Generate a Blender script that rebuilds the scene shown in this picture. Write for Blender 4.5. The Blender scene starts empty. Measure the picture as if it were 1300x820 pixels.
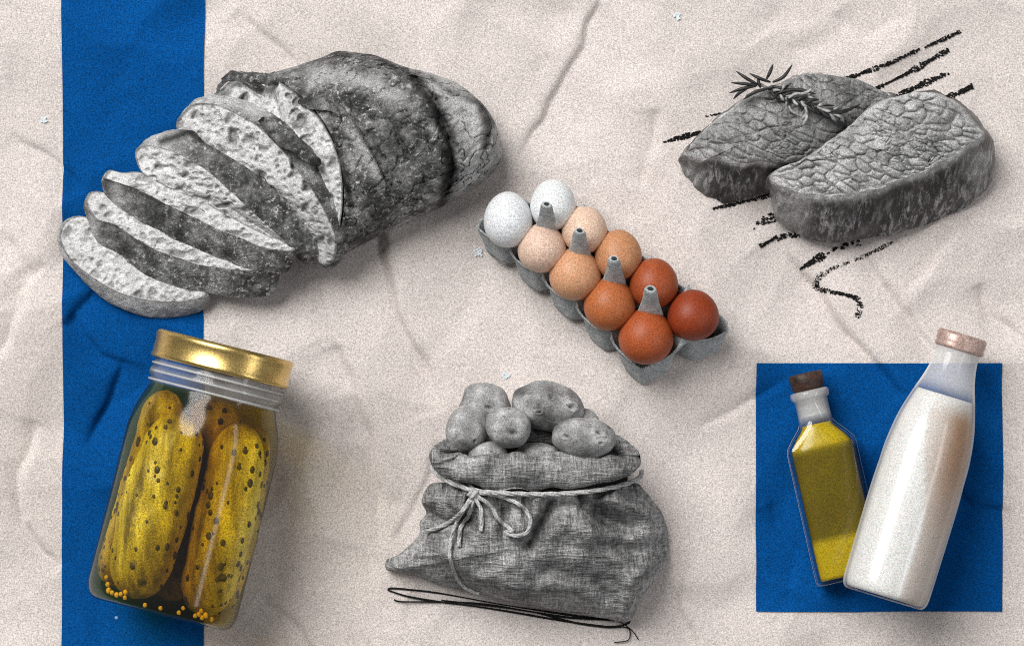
import bpy, math, random
import numpy as np
from mathutils import Vector

# ------------------------------------------------------------------ scale
S = 0.0005            # one drawing unit is half a millimetre
H = 3200.0            # camera height in units (1.6 m)
scn = bpy.context.scene
C = scn.collection
rnd = random.Random(7)
rng = np.random.default_rng(11)

# ------------------------------------------------------------------ camera
cam = bpy.data.cameras.new('camera'); camo = bpy.data.objects.new('camera', cam); C.objects.link(camo)
camo.location = (0, 0, H * S); camo.rotation_euler = (0, 0, 0)
cam.sensor_width = 36; cam.lens = 36 * H / 1300.0; cam.clip_start = 0.01; cam.clip_end = 50
scn.camera = camo

# ------------------------------------------------------------------ light
world = bpy.data.worlds.new('World'); scn.world = world; world.use_nodes = True
wb = world.node_tree.nodes['Background']; wb.inputs[0].default_value = (0.97, 0.98, 1.0, 1); wb.inputs[1].default_value = 0.16

def area(name, loc, target, sx, sy, power, col=(1, 1, 1)):
    l = bpy.data.lights.new(name, 'AREA'); l.shape = 'ELLIPSE' if sx == sy else 'RECTANGLE'; l.size = sx; l.size_y = sy; l.energy = power; l.color = col
    o = bpy.data.objects.new(name, l); C.objects.link(o); o.location = loc
    o.rotation_euler = (Vector(target) - Vector(loc)).to_track_quat('-Z', 'Y').to_euler()
    return o
area('softbox_lamp', (-1.65, 2.15, 3.15), (0, 0, 0), 2.8, 2.8, 250.0, (1, .985, .96))
area('added_strip_fill', (2.1, -0.4, 1.9), (0, 0, 0), 3.0, 0.35, 19.0)  # added unseen strip: streaks on the glass and shadow fill

scn.view_settings.view_transform = 'Standard'; scn.view_settings.look = 'None'
scn.view_settings.exposure = 0.0; scn.view_settings.gamma = 1.0
scn.render.engine = 'CYCLES'
scn.cycles.use_denoising = False
scn.cycles.filter_width = 1.05; scn.cycles.max_bounces = 10; scn.cycles.transparent_max_bounces = 24; scn.cycles.diffuse_bounces = 4
scn.cycles.caustics_reflective = False; scn.cycles.caustics_refractive = False

# ------------------------------------------------------------------ helpers
def W(p):
    """drawing units (right, down, height) -> metres on the sheet"""
    p = np.asarray(p, float).reshape(-1, 3)
    k = (H - p[:, 2]) / H
    return np.stack([(p[:, 0] - 650) * k * S, (410 - p[:, 1]) * k * S, p[:, 2] * S], 1)

def hsh(i):
    i = (i ^ 61) ^ (i >> 16); i = (i * 9) & 0xffffffff; i ^= i >> 4
    i = (i * 0x27d4eb2d) & 0xffffffff; i ^= i >> 15
    return i

def lat(ix, iy, iz, seed):
    i = (ix * 73856093) ^ (iy * 19349663) ^ (iz * 83492791) ^ (seed * 2654435)
    return hsh(i & 0xffffffff) / 4294967295.0

def vn(P, sc, seed=0):
    """value noise in -1..1, P Nx2 or Nx3, sc = feature size"""
    P = np.asarray(P, float)
    if P.shape[1] == 2: P = np.c_[P, np.zeros(len(P))]
    q = P / sc + 1000.0
    i = np.floor(q).astype(np.int64); f = q - i; f = f * f * (3 - 2 * f)
    r = 0
    for a in (0, 1):
        for b in (0, 1):
            for c in (0, 1):
                w = (f[:, 0] if a else 1 - f[:, 0]) * (f[:, 1] if b else 1 - f[:, 1]) * (f[:, 2] if c else 1 - f[:, 2])
                r = r + w * lat(i[:, 0] + a, i[:, 1] + b, i[:, 2] + c, seed)
    return r * 2 - 1

def fbm(P, sc, seed=0, n=4):
    r = 0; a = 1.0; t = 0
    P = np.asarray(P, float)
    for k in range(n):
        an = .6 + 1.1 * k; c_, s_ = math.cos(an), math.sin(an); Q = P.copy()
        Q[:, 0], Q[:, 1] = P[:, 0] * c_ - P[:, 1] * s_, P[:, 0] * s_ + P[:, 1] * c_
        Q[:, :2] += np.c_[vn(Q, sc * 1.3, seed + 91), vn(Q, sc * 1.3, seed + 92)] * sc * .35
        r = r + a * vn(Q, sc, seed + k); t += a; a *= .55; sc *= .5
    return r / t

def wor(P, sc, seed=0):
    """cell noise on the plane: F1, F2, random value of the nearest cell (in cell units)"""
    q = np.asarray(P, float)[:, :2] / sc + 500.0
    i = np.floor(q).astype(np.int64)
    f1 = np.full(len(q), 9.0); f2 = np.full(len(q), 9.0); cv = np.zeros(len(q))
    for a in (-1, 0, 1):
        for b in (-1, 0, 1):
            cx = i[:, 0] + a; cy = i[:, 1] + b
            px = cx + lat(cx, cy, cx * 0, seed); py = cy + lat(cx, cy, cx * 0 + 1, seed)
            d = np.hypot(q[:, 0] - px, q[:, 1] - py); v = lat(cx, cy, cx * 0 + 2, seed)
            n = d < f1
            f2 = np.where(n, f1, np.minimum(f2, d)); cv = np.where(n, v, cv); f1 = np.where(n, d, f1)
    return f1, f2, cv

def sstep(a, b, x):
    t = np.clip((x - a) / (b - a), 0, 1); return t * t * (3 - 2 * t)

def pdist(P, line):
    """distance to a polyline and signed side (+ = left of travel as seen in the picture)"""
    P = np.asarray(P, float)[:, :2]; line = np.asarray(line, float)
    best = np.full(len(P), 1e9); side = np.zeros(len(P)); par = np.zeros(len(P))
    n = len(line) - 1
    for k in range(n):
        a, b = line[k, :2], line[k + 1, :2]; ab = b - a
        t = np.clip(((P - a) @ ab) / (ab @ ab), 0, 1)
        d = P - (a + t[:, None] * ab); dd = np.hypot(d[:, 0], d[:, 1])
        m = dd < best
        best = np.where(m, dd, best)
        side = np.where(m, np.sign(ab[0] * d[:, 1] - ab[1] * d[:, 0]), side); par = np.where(m, (k + t) / n, par)
    return best, side, par

def cr(pts, n, closed=False):
    """Catmull-Rom resampling of control points of any dimension, even in length"""
    p = np.asarray(pts, float); m = len(p)
    out = []
    segs = m if closed else m - 1
    for k in range(segs):
        if closed: a, b, c, d = p[(k - 1) % m], p[k], p[(k + 1) % m], p[(k + 2) % m]
        else: a, b, c, d = p[max(k - 1, 0)], p[k], p[k + 1], p[min(k + 2, m - 1)]
        t = np.linspace(0, 1, 24, endpoint=False)[:, None]
        out.append(.5 * (2 * b + (c - a) * t + (2 * a - 5 * b + 4 * c - d) * t ** 2 + (3 * b - a - 3 * c + d) * t ** 3))
    out = np.concatenate(out + [p[:1] if closed else p[-1:]])
    L = np.r_[0, np.cumsum(np.linalg.norm(np.diff(out, axis=0), axis=1))]
    s = np.linspace(0, L[-1], n + 1)[:-1] if closed else np.linspace(0, L[-1], n)
    return np.stack([np.interp(s, L, out[:, j]) for j in range(out.shape[1])], 1)

def mesh(name, verts_m, faces, mat, parent=None, smooth=True, attr=None, origin=None):
    v = np.asarray(verts_m, float)
    o0 = np.array(parent['_o'] if parent is not None and '_o' in parent else (origin if origin is not None else (0, 0, 0)), float)
    me = bpy.data.meshes.new(name)
    me.from_pydata((v - o0).tolist(), [], [tuple(int(a) for a in f) for f in faces])
    if smooth: me.polygons.foreach_set('use_smooth', [True] * len(me.polygons))
    if attr:
        for k, val in attr.items():
            a = me.attributes.new(k, 'FLOAT', 'POINT'); a.data.foreach_set('value', np.asarray(val, np.float32))
    me.materials.append(mat); me.update()
    o = bpy.data.objects.new(name, me); C.objects.link(o)
    if parent is not None:
        o.parent = parent
        o['_o'] = tuple(o0)
    else:
        o.location = tuple(o0); o['_o'] = tuple(o0)
    return o

def thing(name, label, cat, px, group=None):
    o = bpy.data.objects.new(name, None); C.objects.link(o)
    w = W([px])[0]; o.location = tuple(w); o['_o'] = tuple(w); o.empty_display_size = 0.01
    return tag(o, label, cat, group)

def tag(o, label, cat, group=None):
    o['label'] = label; o['category'] = cat
    if group: o['group'] = group
    return o

def grid_faces(nu, nv, closed_v=False, off=0):
    f = []
    for i in range(nu - 1):
        for j in range(nv if closed_v else nv - 1):
            k = (j + 1) % nv
            f.append((off + i * nv + j, off + i * nv + k, off + (i + 1) * nv + k, off + (i + 1) * nv + j))
    return f

def tube(path, r, sides=8, cap=True):
    """tube in drawing units; r scalar or array"""
    p = np.asarray(path, float); n = len(p); r = np.broadcast_to(np.asarray(r, float), (n,))
    t = np.gradient(p, axis=0); t /= np.linalg.norm(t, axis=1)[:, None] + 1e-9
    up = np.array([0, 0, 1.0]); a = np.cross(t, up); la = np.linalg.norm(a, axis=1)
    a[la < 1e-3] = (1, 0, 0); a /= np.linalg.norm(a, axis=1)[:, None]; b = np.cross(a, t)
    th = np.linspace(0, 2 * np.pi, sides, endpoint=False)
    v = p[:, None, :] + r[:, None, None] * (np.cos(th)[None, :, None] * a[:, None, :] + np.sin(th)[None, :, None] * b[:, None, :])
    v = v.reshape(-1, 3); f = grid_faces(n, sides, True)
    if cap:
        f.append(tuple(range(sides))[::-1]); f.append(tuple((n - 1) * sides + k for k in range(sides)))
    return v, f

def merge(parts):
    V = []; F = []; o = 0
    for v, f in parts:
        V.append(np.asarray(v)); F += [tuple(i + o for i in q) for q in f]; o += len(v)
    return np.concatenate(V), F

# ------------------------------------------------------------------ materials
def px(n): return 2000.0 / n           # texture scale whose features are about n units across

class NT:
    def __init__(s, name):
        s.m = bpy.data.materials.new(name); s.m.use_nodes = True; s.t = s.m.node_tree
        s.N = s.t.nodes; s.L = s.t.links; s.b = s.N['Principled BSDF']; s.out = s.N['Material Output']
        s.tc = s.N.new('ShaderNodeTexCoord'); s.co = s.tc.outputs['Object']
    def link(s, a, b): s.L.new(a, b)
    def val(s, inp, v):
        if hasattr(v, 'is_output'): s.L.new(v, inp)
        elif isinstance(v, (tuple, list)) and len(v) == 3 and inp.type == 'RGBA': inp.default_value = (*v, 1)
        else: inp.default_value = v
    def noise(s, size, detail=4, rough=.55, dist=0, stretch=None, rot=0):
        n = s.N.new('ShaderNodeTexNoise'); n.inputs['Scale'].default_value = px(size); n.inputs['Detail'].default_value = detail
        n.inputs['Roughness'].default_value = rough; n.inputs['Distortion'].default_value = dist
        s.L.new(s.map(stretch, rot) if stretch else s.co, n.inputs['Vector']); return n.outputs['Fac']
    def map(s, sc, rot=0):
        m = s.N.new('ShaderNodeMapping'); m.inputs['Scale'].default_value = sc; m.inputs['Rotation'].default_value = (0, 0, rot)
        s.L.new(s.co, m.inputs['Vector']); return m.outputs['Vector']
    def voro(s, size, feat='F1', rand=1.0):
        n = s.N.new('ShaderNodeTexVoronoi'); n.feature = feat; n.inputs['Scale'].default_value = px(size); n.inputs['Randomness'].default_value = rand
        s.L.new(s.co, n.inputs['Vector']); return n.outputs['Distance']
    def wave(s, size, rot=0, dist=1.0, dscale=1.0):
        n = s.N.new('ShaderNodeTexWave'); n.inputs['Scale'].default_value = 2 * math.pi / (20 * size * S)
        n.inputs['Distortion'].default_value = dist; n.inputs['Detail'].default_value = 2; n.inputs['Detail Scale'].default_value = dscale
        s.L.new(s.map((1, 1, 1), rot), n.inputs['Vector']); return n.outputs['Fac']
    def ramp(s, fac, stops):
        r = s.N.new('ShaderNodeValToRGB'); e = r.color_ramp.elements
        while len(e) < len(stops): e.new(.5)
        for k, (p, c) in enumerate(stops):
            e[k].position = p; c = c if isinstance(c, tuple) else (c, c, c); e[k].color = (*c, 1)
        s.val(r.inputs[0], fac); return r.outputs[0]
    def mix(s, fac, a, b, mode='MIX'):
        n = s.N.new('ShaderNodeMix'); n.data_type = 'RGBA'; n.blend_type = mode
        s.val(n.inputs[0], fac); s.val(n.inputs[6], a); s.val(n.inputs[7], b); return n.outputs[2]
    def math(s, op, a, b=0.0):
        n = s.N.new('ShaderNodeMath'); n.operation = op; s.val(n.inputs[0], a); s.val(n.inputs[1], b); return n.outputs[0]
    def attr(s, name):
        n = s.N.new('ShaderNodeAttribute'); n.attribute_name = name; return n.outputs['Fac']
    def bump(s, h, strength=.5, dist=1.0, prev=None):
        n = s.N.new('ShaderNodeBump'); n.inputs['Strength'].default_value = strength; n.inputs['Distance'].default_value = dist * S
        s.val(n.inputs['Height'], h)
        if prev is not None: s.L.new(prev, n.inputs['Normal'])
        return n.outputs[0]
    def grain(s, col, amt=.3, size=2.2):
        size = size * .72; amt = amt * 1.15
        """fine speckle that belongs to the printed-paper look of every surface"""
        g = s.ramp(s.noise(size, 1, .5), [(.30, 1 - amt), (.5, 1.0), (.70, 1 + amt)])
        return s.mix(1.0, col, g, 'MULTIPLY')
    def done(s, col, rough=.8, normal=None, spec=.3, metal=0, **kw):
        s.val(s.b.inputs['Base Color'], col); s.val(s.b.inputs['Roughness'], rough); s.val(s.b.inputs['Metallic'], metal)
        s.b.inputs['Specular IOR Level'].default_value = spec
        if normal is not None: s.L.new(normal, s.b.inputs['Normal'])
        for k, v in kw.items(): s.b.inputs[k.replace('_', ' ')].default_value = v
        return s.m

def mat_paper(name, col, amt, speck=0.0):
    n = NT(name)
    c = n.mix(n.noise(260, 4, .6), tuple(k * .95 for k in col), tuple(min(1, k * 1.04) for k in col))
    c = n.grain(c, amt, 2.3)
    c = n.mix(n.ramp(n.noise(5, 2, .6), [(.3, 0.0), (.7, 1.0)]), c, n.mix(1.0, c, (1.07, 1.06, 1.05), 'MULTIPLY'))
    if speck:
        sp = n.ramp(n.voro(46), [(0.0, 1.0), (.035, 1.0), (.05, 0.0)])
        keep = n.ramp(n.noise(55, 1), [(.5, 0.0), (.56, 1.0)])
        c = n.mix(n.math('MULTIPLY', n.math('MULTIPLY', sp, keep), speck), c, (.45, .62, .8))
    nb = n.bump(n.noise(3.0, 3, .6), .35, 1.2)
    nb = n.bump(n.noise(60, 3), .25, 5, nb)
    return n.done(c, .95, nb, .04)

M_paper = mat_paper('wrinkled_paper', (.570, .522, .499), .29)
M_blue = mat_paper('blue_ink_paper', (.0018, .062, .232), .38, .55)

def mat_crumb():
    n = NT('bread_crumb')
    c = n.ramp(n.noise(16, 6, .65), [(.28, .30), (.5, .66), (.72, .88)])
    c = n.mix(n.ramp(n.noise(90, 2), [(.35, 0.0), (.65, .6)]), c, (.62, .62, .62))
    c = n.mix(n.ramp(n.noise(6, 5, .7), [(.60, 0.0), (.70, .7)]), c, (.16, .16, .16))
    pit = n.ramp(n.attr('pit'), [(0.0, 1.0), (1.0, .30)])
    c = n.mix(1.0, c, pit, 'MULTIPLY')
    c = n.grain(c, .25, 2.4)
    nb = n.bump(n.ramp(n.voro(9), [(.0, 0.0), (.5, 1.0)]), .75, 4)
    nb = n.bump(n.noise(5, 5, .7), .8, 3, nb)
    return n.done(c, .95, nb, .1)
def mat_crust():
    n = NT('bread_crust')
    a = n.ramp(n.noise(30, 8, .74), [(.33, .018), (.45, .085), (.55, .24), (.68, .60)])
    fl = n.ramp(n.noise(5.5, 5, .7), [(.55, 0.0), (.62, .95)])
    big = n.ramp(n.noise(55, 4, .65), [(.38, .12), (.54, 1.0)])
    ck = n.math('MULTIPLY', n.ramp(n.voro(17, 'DISTANCE_TO_EDGE'), [(0.0, 1.0), (.05, 0.0)]), n.ramp(n.noise(30, 3), [(.5, 0.0), (.62, .55)]))
    c = n.mix(n.math('MULTIPLY', fl, big), a, (.74, .74, .74)); c = n.mix(ck, c, (.36, .36, .36))
    c = n.mix(n.math('MULTIPLY', n.attr('flour'), n.ramp(n.noise(18, 6, .7), [(.30, .2), (.50, 1.0)])), c, (.74, .74, .74))
    c = n.mix(n.attr('char'), c, n.mix(1.0, c, (.13, .13, .13), 'MULTIPLY'))
    c = n.grain(c, .28, 2.4)
    nb = n.bump(n.noise(14, 8, .75), 1.0, 11)
    nb = n.bump(n.noise(4, 3, .7), .7, 2.5, nb)
    return n.done(c, .62, nb, .35)
M_crumb, M_crust = mat_crumb(), mat_crust()

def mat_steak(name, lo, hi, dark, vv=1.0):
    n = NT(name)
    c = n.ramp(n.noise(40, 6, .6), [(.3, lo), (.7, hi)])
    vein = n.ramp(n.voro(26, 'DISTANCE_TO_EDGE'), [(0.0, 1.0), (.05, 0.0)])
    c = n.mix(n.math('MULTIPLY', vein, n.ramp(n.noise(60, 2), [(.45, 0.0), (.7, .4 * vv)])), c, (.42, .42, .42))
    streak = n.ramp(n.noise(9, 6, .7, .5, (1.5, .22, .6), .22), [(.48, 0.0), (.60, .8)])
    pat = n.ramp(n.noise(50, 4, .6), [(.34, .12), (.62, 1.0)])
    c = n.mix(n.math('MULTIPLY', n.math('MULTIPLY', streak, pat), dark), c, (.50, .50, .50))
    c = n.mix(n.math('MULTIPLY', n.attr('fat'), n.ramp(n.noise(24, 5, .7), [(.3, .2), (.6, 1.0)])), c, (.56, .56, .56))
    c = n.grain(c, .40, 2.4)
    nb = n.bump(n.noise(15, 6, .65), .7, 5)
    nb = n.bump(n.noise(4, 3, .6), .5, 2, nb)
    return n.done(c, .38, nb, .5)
M_steak_top = mat_steak('seared_meat_face', .15, .58, .35, .3)
M_steak_top2 = mat_steak('seared_meat_face_dark', .07, .32, .6, .6)
M_steak_side = mat_steak('raw_meat_side_shade', .006, .034, .8, 0.3)  # near black: shade on the side walls put into the colour

def mat_simple(name, lo, hi, size=20, rough=.6, bump=(5, .4, 2), amt=.25, spec=.4, metal=0, **kw):
    n = NT(name)
    c = n.ramp(n.noise(size, 5, .6), [(.3, lo), (.7, hi)])
    c = n.grain(c, amt, 2.3)
    nb = n.bump(n.noise(bump[0], 4, .6), bump[1], bump[2]) if bump else None
    return n.done(c, rough, nb, spec, metal, **kw)

def mat_egg(name, col):
    n = NT(name)
    c = n.mix(n.noise(30, 4, .6), tuple(k * .86 for k in col), col)
    c = n.mix(n.ramp(n.noise(3.2, 2, .6), [(.62, 0.0), (.72, .45)]), c, tuple(k * .55 for k in col))
    c = n.grain(c, .28, 2.4)
    return n.done(c, .5, n.bump(n.noise(3, 3), .35, .8), .35, Subsurface_Weight=.08, Subsurface_Scale=.002)
def mat_pulp():
    n = NT('grey_moulded_pulp')
    c = n.ramp(n.noise(12, 6, .7), [(.3, (.30, .33, .345)), (.7, (.54, .57, .58))])
    c = n.grain(c, .32, 2.3)
    nb = n.bump(n.noise(5, 5, .7), .8, 2.5)
    return n.done(c, .95, nb, .1)
M_pulp = mat_pulp()
M_hole = mat_simple('tower_hole_shade', .012, .02, bump=None)

def mat_burlap():
    n = NT('grey_burlap')
    w1 = n.noise(2.8, 2, .5, 0, (.16, 1.0, .2), .05); w2 = n.noise(2.8, 2, .5, 0, (1.0, .16, .2), .05)
    weave = n.math('ADD', n.ramp(w1, [(.3, 0.0), (.7, .5)]), n.ramp(w2, [(.3, 0.0), (.7, .5)]))
    base = n.ramp(n.noise(60, 5, .65), [(.32, .15), (.68, .50)])
    c = n.mix(n.ramp(weave, [(.22, 0.0), (.75, 1.0)]), n.mix(1.0, base, (.44, .44, .44), 'MULTIPLY'), base)
    s1 = n.ramp(n.noise(3.2, 2, .5, 0, (.035, 1.0, .1), .05), [(.62, 0.0), (.68, .8)])
    s2 = n.ramp(n.noise(3.2, 2, .5, 0, (1.0, .035, .1), .05), [(.62, 0.0), (.68, .8)])
    pt = n.ramp(n.noise(70, 2), [(.42, 0.0), (.6, .8)])
    c = n.mix(n.math('MULTIPLY', n.math('MAXIMUM', s1, s2), pt), c, (.52, .52, .52))
    c = n.grain(c, .42, 2.2)
    nb = n.bump(weave, .9, 2.6)
    nb = n.bump(n.noise(30, 4), .4, 5, nb)
    return n.done(c, .95, nb, .1)
M_burlap = mat_burlap()
M_lining = mat_simple('sack_inside_shade', .015, .04, 20, .95)  # near-black cloth colour carries the shade inside the mouth
def mat_potato():
    n = NT('potato_skin')
    c = n.ramp(n.noise(45, 5, .6), [(.34, .09), (.5, .31), (.66, .60)])
    c = n.mix(n.ramp(n.voro(11), [(.05, 1.0), (.14, 0.0)]), c, (.07, .07, .07))
    c = n.mix(n.ramp(n.noise(9, 4, .7), [(.60, 0.0), (.72, .6)]), c, (.10, .10, .10))
    c = n.mix(n.attr('eye'), c, (.035, .035, .035))
    c = n.grain(c, .38, 2.3)
    nb = n.bump(n.noise(6, 4, .6), .4, 2)
    return n.done(c, .55, nb, .35)
M_potato = mat_potato()
M_twine = mat_simple('pale_twine', .30, .58, 6, .9, (3, .8, 1.5), .35, .1)
M_thread = mat_simple('black_thread', .006, .015, 10, .8, None, .2, .1)
M_charcoal = mat_simple('black_charcoal', .006, .014, 5, .95, None, .2, .05)
def mat_needle():
    n = NT('rosemary_needle')
    c = n.ramp(n.noise(26, 4, .6), [(.42, .008), (.54, .03), (.64, .5)])
    return n.done(n.grain(c, .3), .55, None, .4)
M_needle = mat_needle()
M_needle_dark = mat_simple('rosemary_needle_dark', .008, .03, 8, .5)
M_needle_pale = mat_simple('rosemary_needle_pale', .12, .50, 8, .5)
M_gold = None
def mat_gold():
    n = NT('brushed_gold_metal')
    c = n.mix(n.noise(20, 4, .6, 0, (1, 8, 1), .24), (.62, .42, .13), (.80, .60, .24))
    c = n.grain(c, .30, 2.3)
    return n.done(c, .34, n.bump(n.noise(3, 2), .15, .6), .5, 1.0)
M_gold = mat_gold()

def mat_glass(name, center=(.97, .98, .98), edge=(.45, .48, .48), rough=.04, ior=1.5, gloss=1.3):
    n = NT(name)
    tr = n.N.new('ShaderNodeBsdfTransparent'); gl = n.N.new('ShaderNodeBsdfGlossy'); mx = n.N.new('ShaderNodeMixShader')
    lw = n.N.new('ShaderNodeLayerWeight'); lw.inputs['Blend'].default_value = .5
    fr = n.N.new('ShaderNodeFresnel'); fr.inputs['IOR'].default_value = ior
    geo = n.N.new('ShaderNodeNewGeometry')
    n.val(tr.inputs[0], n.ramp(lw.outputs['Facing'], [(.0, center), (.62, center), (.93, edge), (1.0, edge)]))
    gl.inputs['Roughness'].default_value = rough
    k = n.math('MULTIPLY', fr.outputs[0], n.math('SUBTRACT', 1.0, geo.outputs['Backfacing']))
    n.val(mx.inputs[0], n.math('MULTIPLY', k, gloss)); n.link(tr.outputs[0], mx.inputs[1]); n.link(gl.outputs[0], mx.inputs[2])
    df = n.N.new('ShaderNodeBsdfDiffuse'); n.val(df.inputs[0], n.grain((.80, .80, .80), .2)); m2 = n.N.new('ShaderNodeMixShader')
    n.val(m2.inputs[0], n.attr('painted_white')); n.link(mx.outputs[0], m2.inputs[1]); n.link(df.outputs[0], m2.inputs[2])  # white painted into clear glass for bright edges and neck highlights
    n.link(m2.outputs[0], n.out.inputs['Surface']); return n.m
M_glass = mat_glass('clear_glass', (.98, .985, .98), (.36, .30, .18), .13, 1.45, .8)
M_glass_oil = mat_glass('clear_bottle_glass', (.96, .97, .96), (.25, .26, .22), .08)
M_glass_milk = mat_glass('milk_bottle_glass', (.97, .98, .98), (.72, .74, .74), .16, 1.5, .9)
def mat_brine():
    n = NT('olive_brine')
    tr = n.N.new('ShaderNodeBsdfTransparent'); n.link(tr.outputs[0], n.out.inputs['Surface'])
    ab = n.N.new('ShaderNodeVolumeAbsorption'); ab.inputs['Color'].default_value = (.87, .80, .12, 1); ab.inputs['Density'].default_value = 108
    n.link(ab.outputs[0], n.out.inputs['Volume']); return n.m
M_brine = mat_brine()
def mat_pickle():
    n = NT('pickle_skin')
    c = n.ramp(n.noise(60, 5, .6, .3, (1.8, .35, 1), -.24), [(.36, (.14, .09, .005)), (.5, (.47, .34, .018)), (.66, (.92, .74, .10))])
    c = n.grain(c, .45, 2.4)
    return n.done(c, .38, n.bump(n.noise(12, 5, .6, 0, (1.5, .4, 1), -.24), .5, 3), .5, Subsurface_Weight=.05, Subsurface_Scale=.003)
M_pickle = mat_pickle()
M_wart = mat_simple('dark_pickle_wart', (.016, .012, .004), (.10, .065, .010), 5, .5)
M_seed = mat_simple('mustard_seed', (.62, .33, .03), (.85, .55, .10), 8, .5)
def mat_oil():
    n = NT('olive_oil')
    c = n.ramp(n.noise(90, 3, .5), [(.3, (.115, .080, .002)), (.7, (.165, .120, .003))])
    c = n.mix(n.attr('deep'), c, (.45, .32, .004))
    c = n.grain(c, .28, 2.4)
    return n.done(c, .25, None, .4, Subsurface_Weight=.15, Subsurface_Scale=.006)
M_oil = mat_oil()
M_cork = mat_simple('dark_brown_stopper', (.012, .006, .004), (.07, .032, .02), 14, .5, (4, .5, 2), .4)
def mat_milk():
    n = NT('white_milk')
    c = n.mix(n.attr('beige'), (.70, .685, .665), (.34, .19, .105))  # beige tone is painted shading on the milk
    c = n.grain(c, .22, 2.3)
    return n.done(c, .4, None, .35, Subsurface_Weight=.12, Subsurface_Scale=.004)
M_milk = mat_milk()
M_cap = mat_simple('brown_foil_cap', (.30, .19, .16), (.58, .44, .39), 12, .4, (4, .3, 1), .35, .5, .25)

# ------------------------------------------------------------------ the sheet of paper
CREASES = [  # polyline, side that slopes (+1 left of travel / -1 right), depth, width
    ([(470, 250), (482, 310), (497, 370), (512, 420), (545, 470), (562, 525)], 1, 5.0, 38),
    ([(430, 440), (447, 505), (470, 560), (485, 700)], 1, 3.6, 26),
    ([(400, 360), (420, 430), (440, 500)], 1, 2.4, 30),
    ([(985, 300), (1038, 368), (1073, 418), (1109, 460), (1150, 505)], 1, 5.5, 42),
    ([(1090, 318), (1123, 365), (1162, 414), (1190, 452)], 1, 4.2, 20),
    ([(1243, 362), (1265, 397), (1302, 434)], 1, 3.4, 14),
    ([(890, 545), (925, 525), (960, 506), (1000, 478)], -1, 2.6, 12),
    ([(-10, 455), (8, 430), (18, 395), (22, 370), (56, 333)], -1, 4.2, 22),
    ([(45, 535), (26, 600), (26, 660), (75, 723)], 1, 3.6, 26),
    ([(10, 168), (72, 205), (90, 218), (104, 245)], 1, 3.2, 18),
    ([(155, 455), (135, 500), (108, 565)], -1, 4.2, 22),
    ([(120, 365), (84, 415)], -1, 3.4, 18),
    ([(90, 400), (125, 450), (152, 462)], 1, 3.0, 20),
    ([(765, -20), (740, 60), (690, 140), (655, 200)], -1, 4.0, 70),
    ([(835, 140), (826, 190), (815, 240)], 1, 3.2, 22),
    ([(300, 10), (345, 50), (385, 90)], 1, 3.0, 30),
    ([(1060, 20), (1100, 50), (1150, 20)], -1, 2.2, 40),
    ([(1210, 290), (1180, 340), (1150, 370)], 1, 2.8, 30),
    ([(870, 700), (860, 770), (890, 830)], 1, 2.6, 40),
    ([(330, 760), (380, 800), (400, 840)], 1, 2.4, 30),
    ([(0, 290), (30, 330), (40, 350)], 1, 2.4, 20),
    ([(560, 560), (540, 620), (500, 690)], -1, 2.0, 40),
    ([(1200, 600), (1240, 640), (1290, 650)], 1, 2.8, 26),
    ([(980, 640), (1010, 700), (1000, 780)], 1, 2.4, 24),
]
def paper_h(P):
    P = np.asarray(P, float)[:, :2]
    h = fbm(P, 240, 3, 3) * 5.0 + fbm(P, 70, 9, 2) * 1.0
    Q = P + np.c_[fbm(P, 120, 21, 2), fbm(P, 120, 22, 2)] * 60
    h = h + wor(Q, 230, 23)[0] * 30 + wor(Q, 95, 24)[0] * 6 - 18
    wob = np.c_[vn(P, 30, 5), vn(P, 30, 6)] * 4
    for line, sd, A, w in CREASES:
        d, s, t = pdist(P + wob, line)
        fade = np.clip(np.minimum(t, 1 - t) * 5, .0, 1) ** .5
        h = h - 2.7 * A * fade * np.where(s == sd, np.exp(-d / w), np.exp(-d / 4.0))
    return h - 5.0

def sheet(name, x0, x1, y0, y1, step, lift, mat, ragged=0):
    xs = np.arange(x0, x1 + .01, step); ys = np.arange(y0, y1 + .01, step)
    xs[-1] = x1; ys[-1] = y1
    X, Y = np.meshgrid(xs, ys, indexing='ij'); P = np.c_[X.ravel(), Y.ravel()]
    z = paper_h(P) + lift
    v = np.c_[(P[:, 0] - 650) * S, (410 - P[:, 1]) * S, z * S]
    o0 = (((x0 + x1) / 2 - 650) * S, (410 - (y0 + y1) / 2) * S, 0)
    f = [q[::-1] for q in grid_faces(len(xs), len(ys))]
    return mesh(name, v, f, mat, origin=o0)
paper = sheet('paper', -240, 1540, -220, 1040, 3.0, 0, M_paper); paper['kind'] = 'structure'
tag(sheet('blue_strip', 78, 258, -220, 1040, 3.0, 2.0, M_blue), 'long blue paper strip running under the bread slices and pickle jar', 'paper strip')
tag(sheet('blue_square', 961, 1274, 461, 777, 3.0, 2.0, M_blue), 'square blue paper patch under the oil and milk bottles', 'paper patch')

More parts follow.
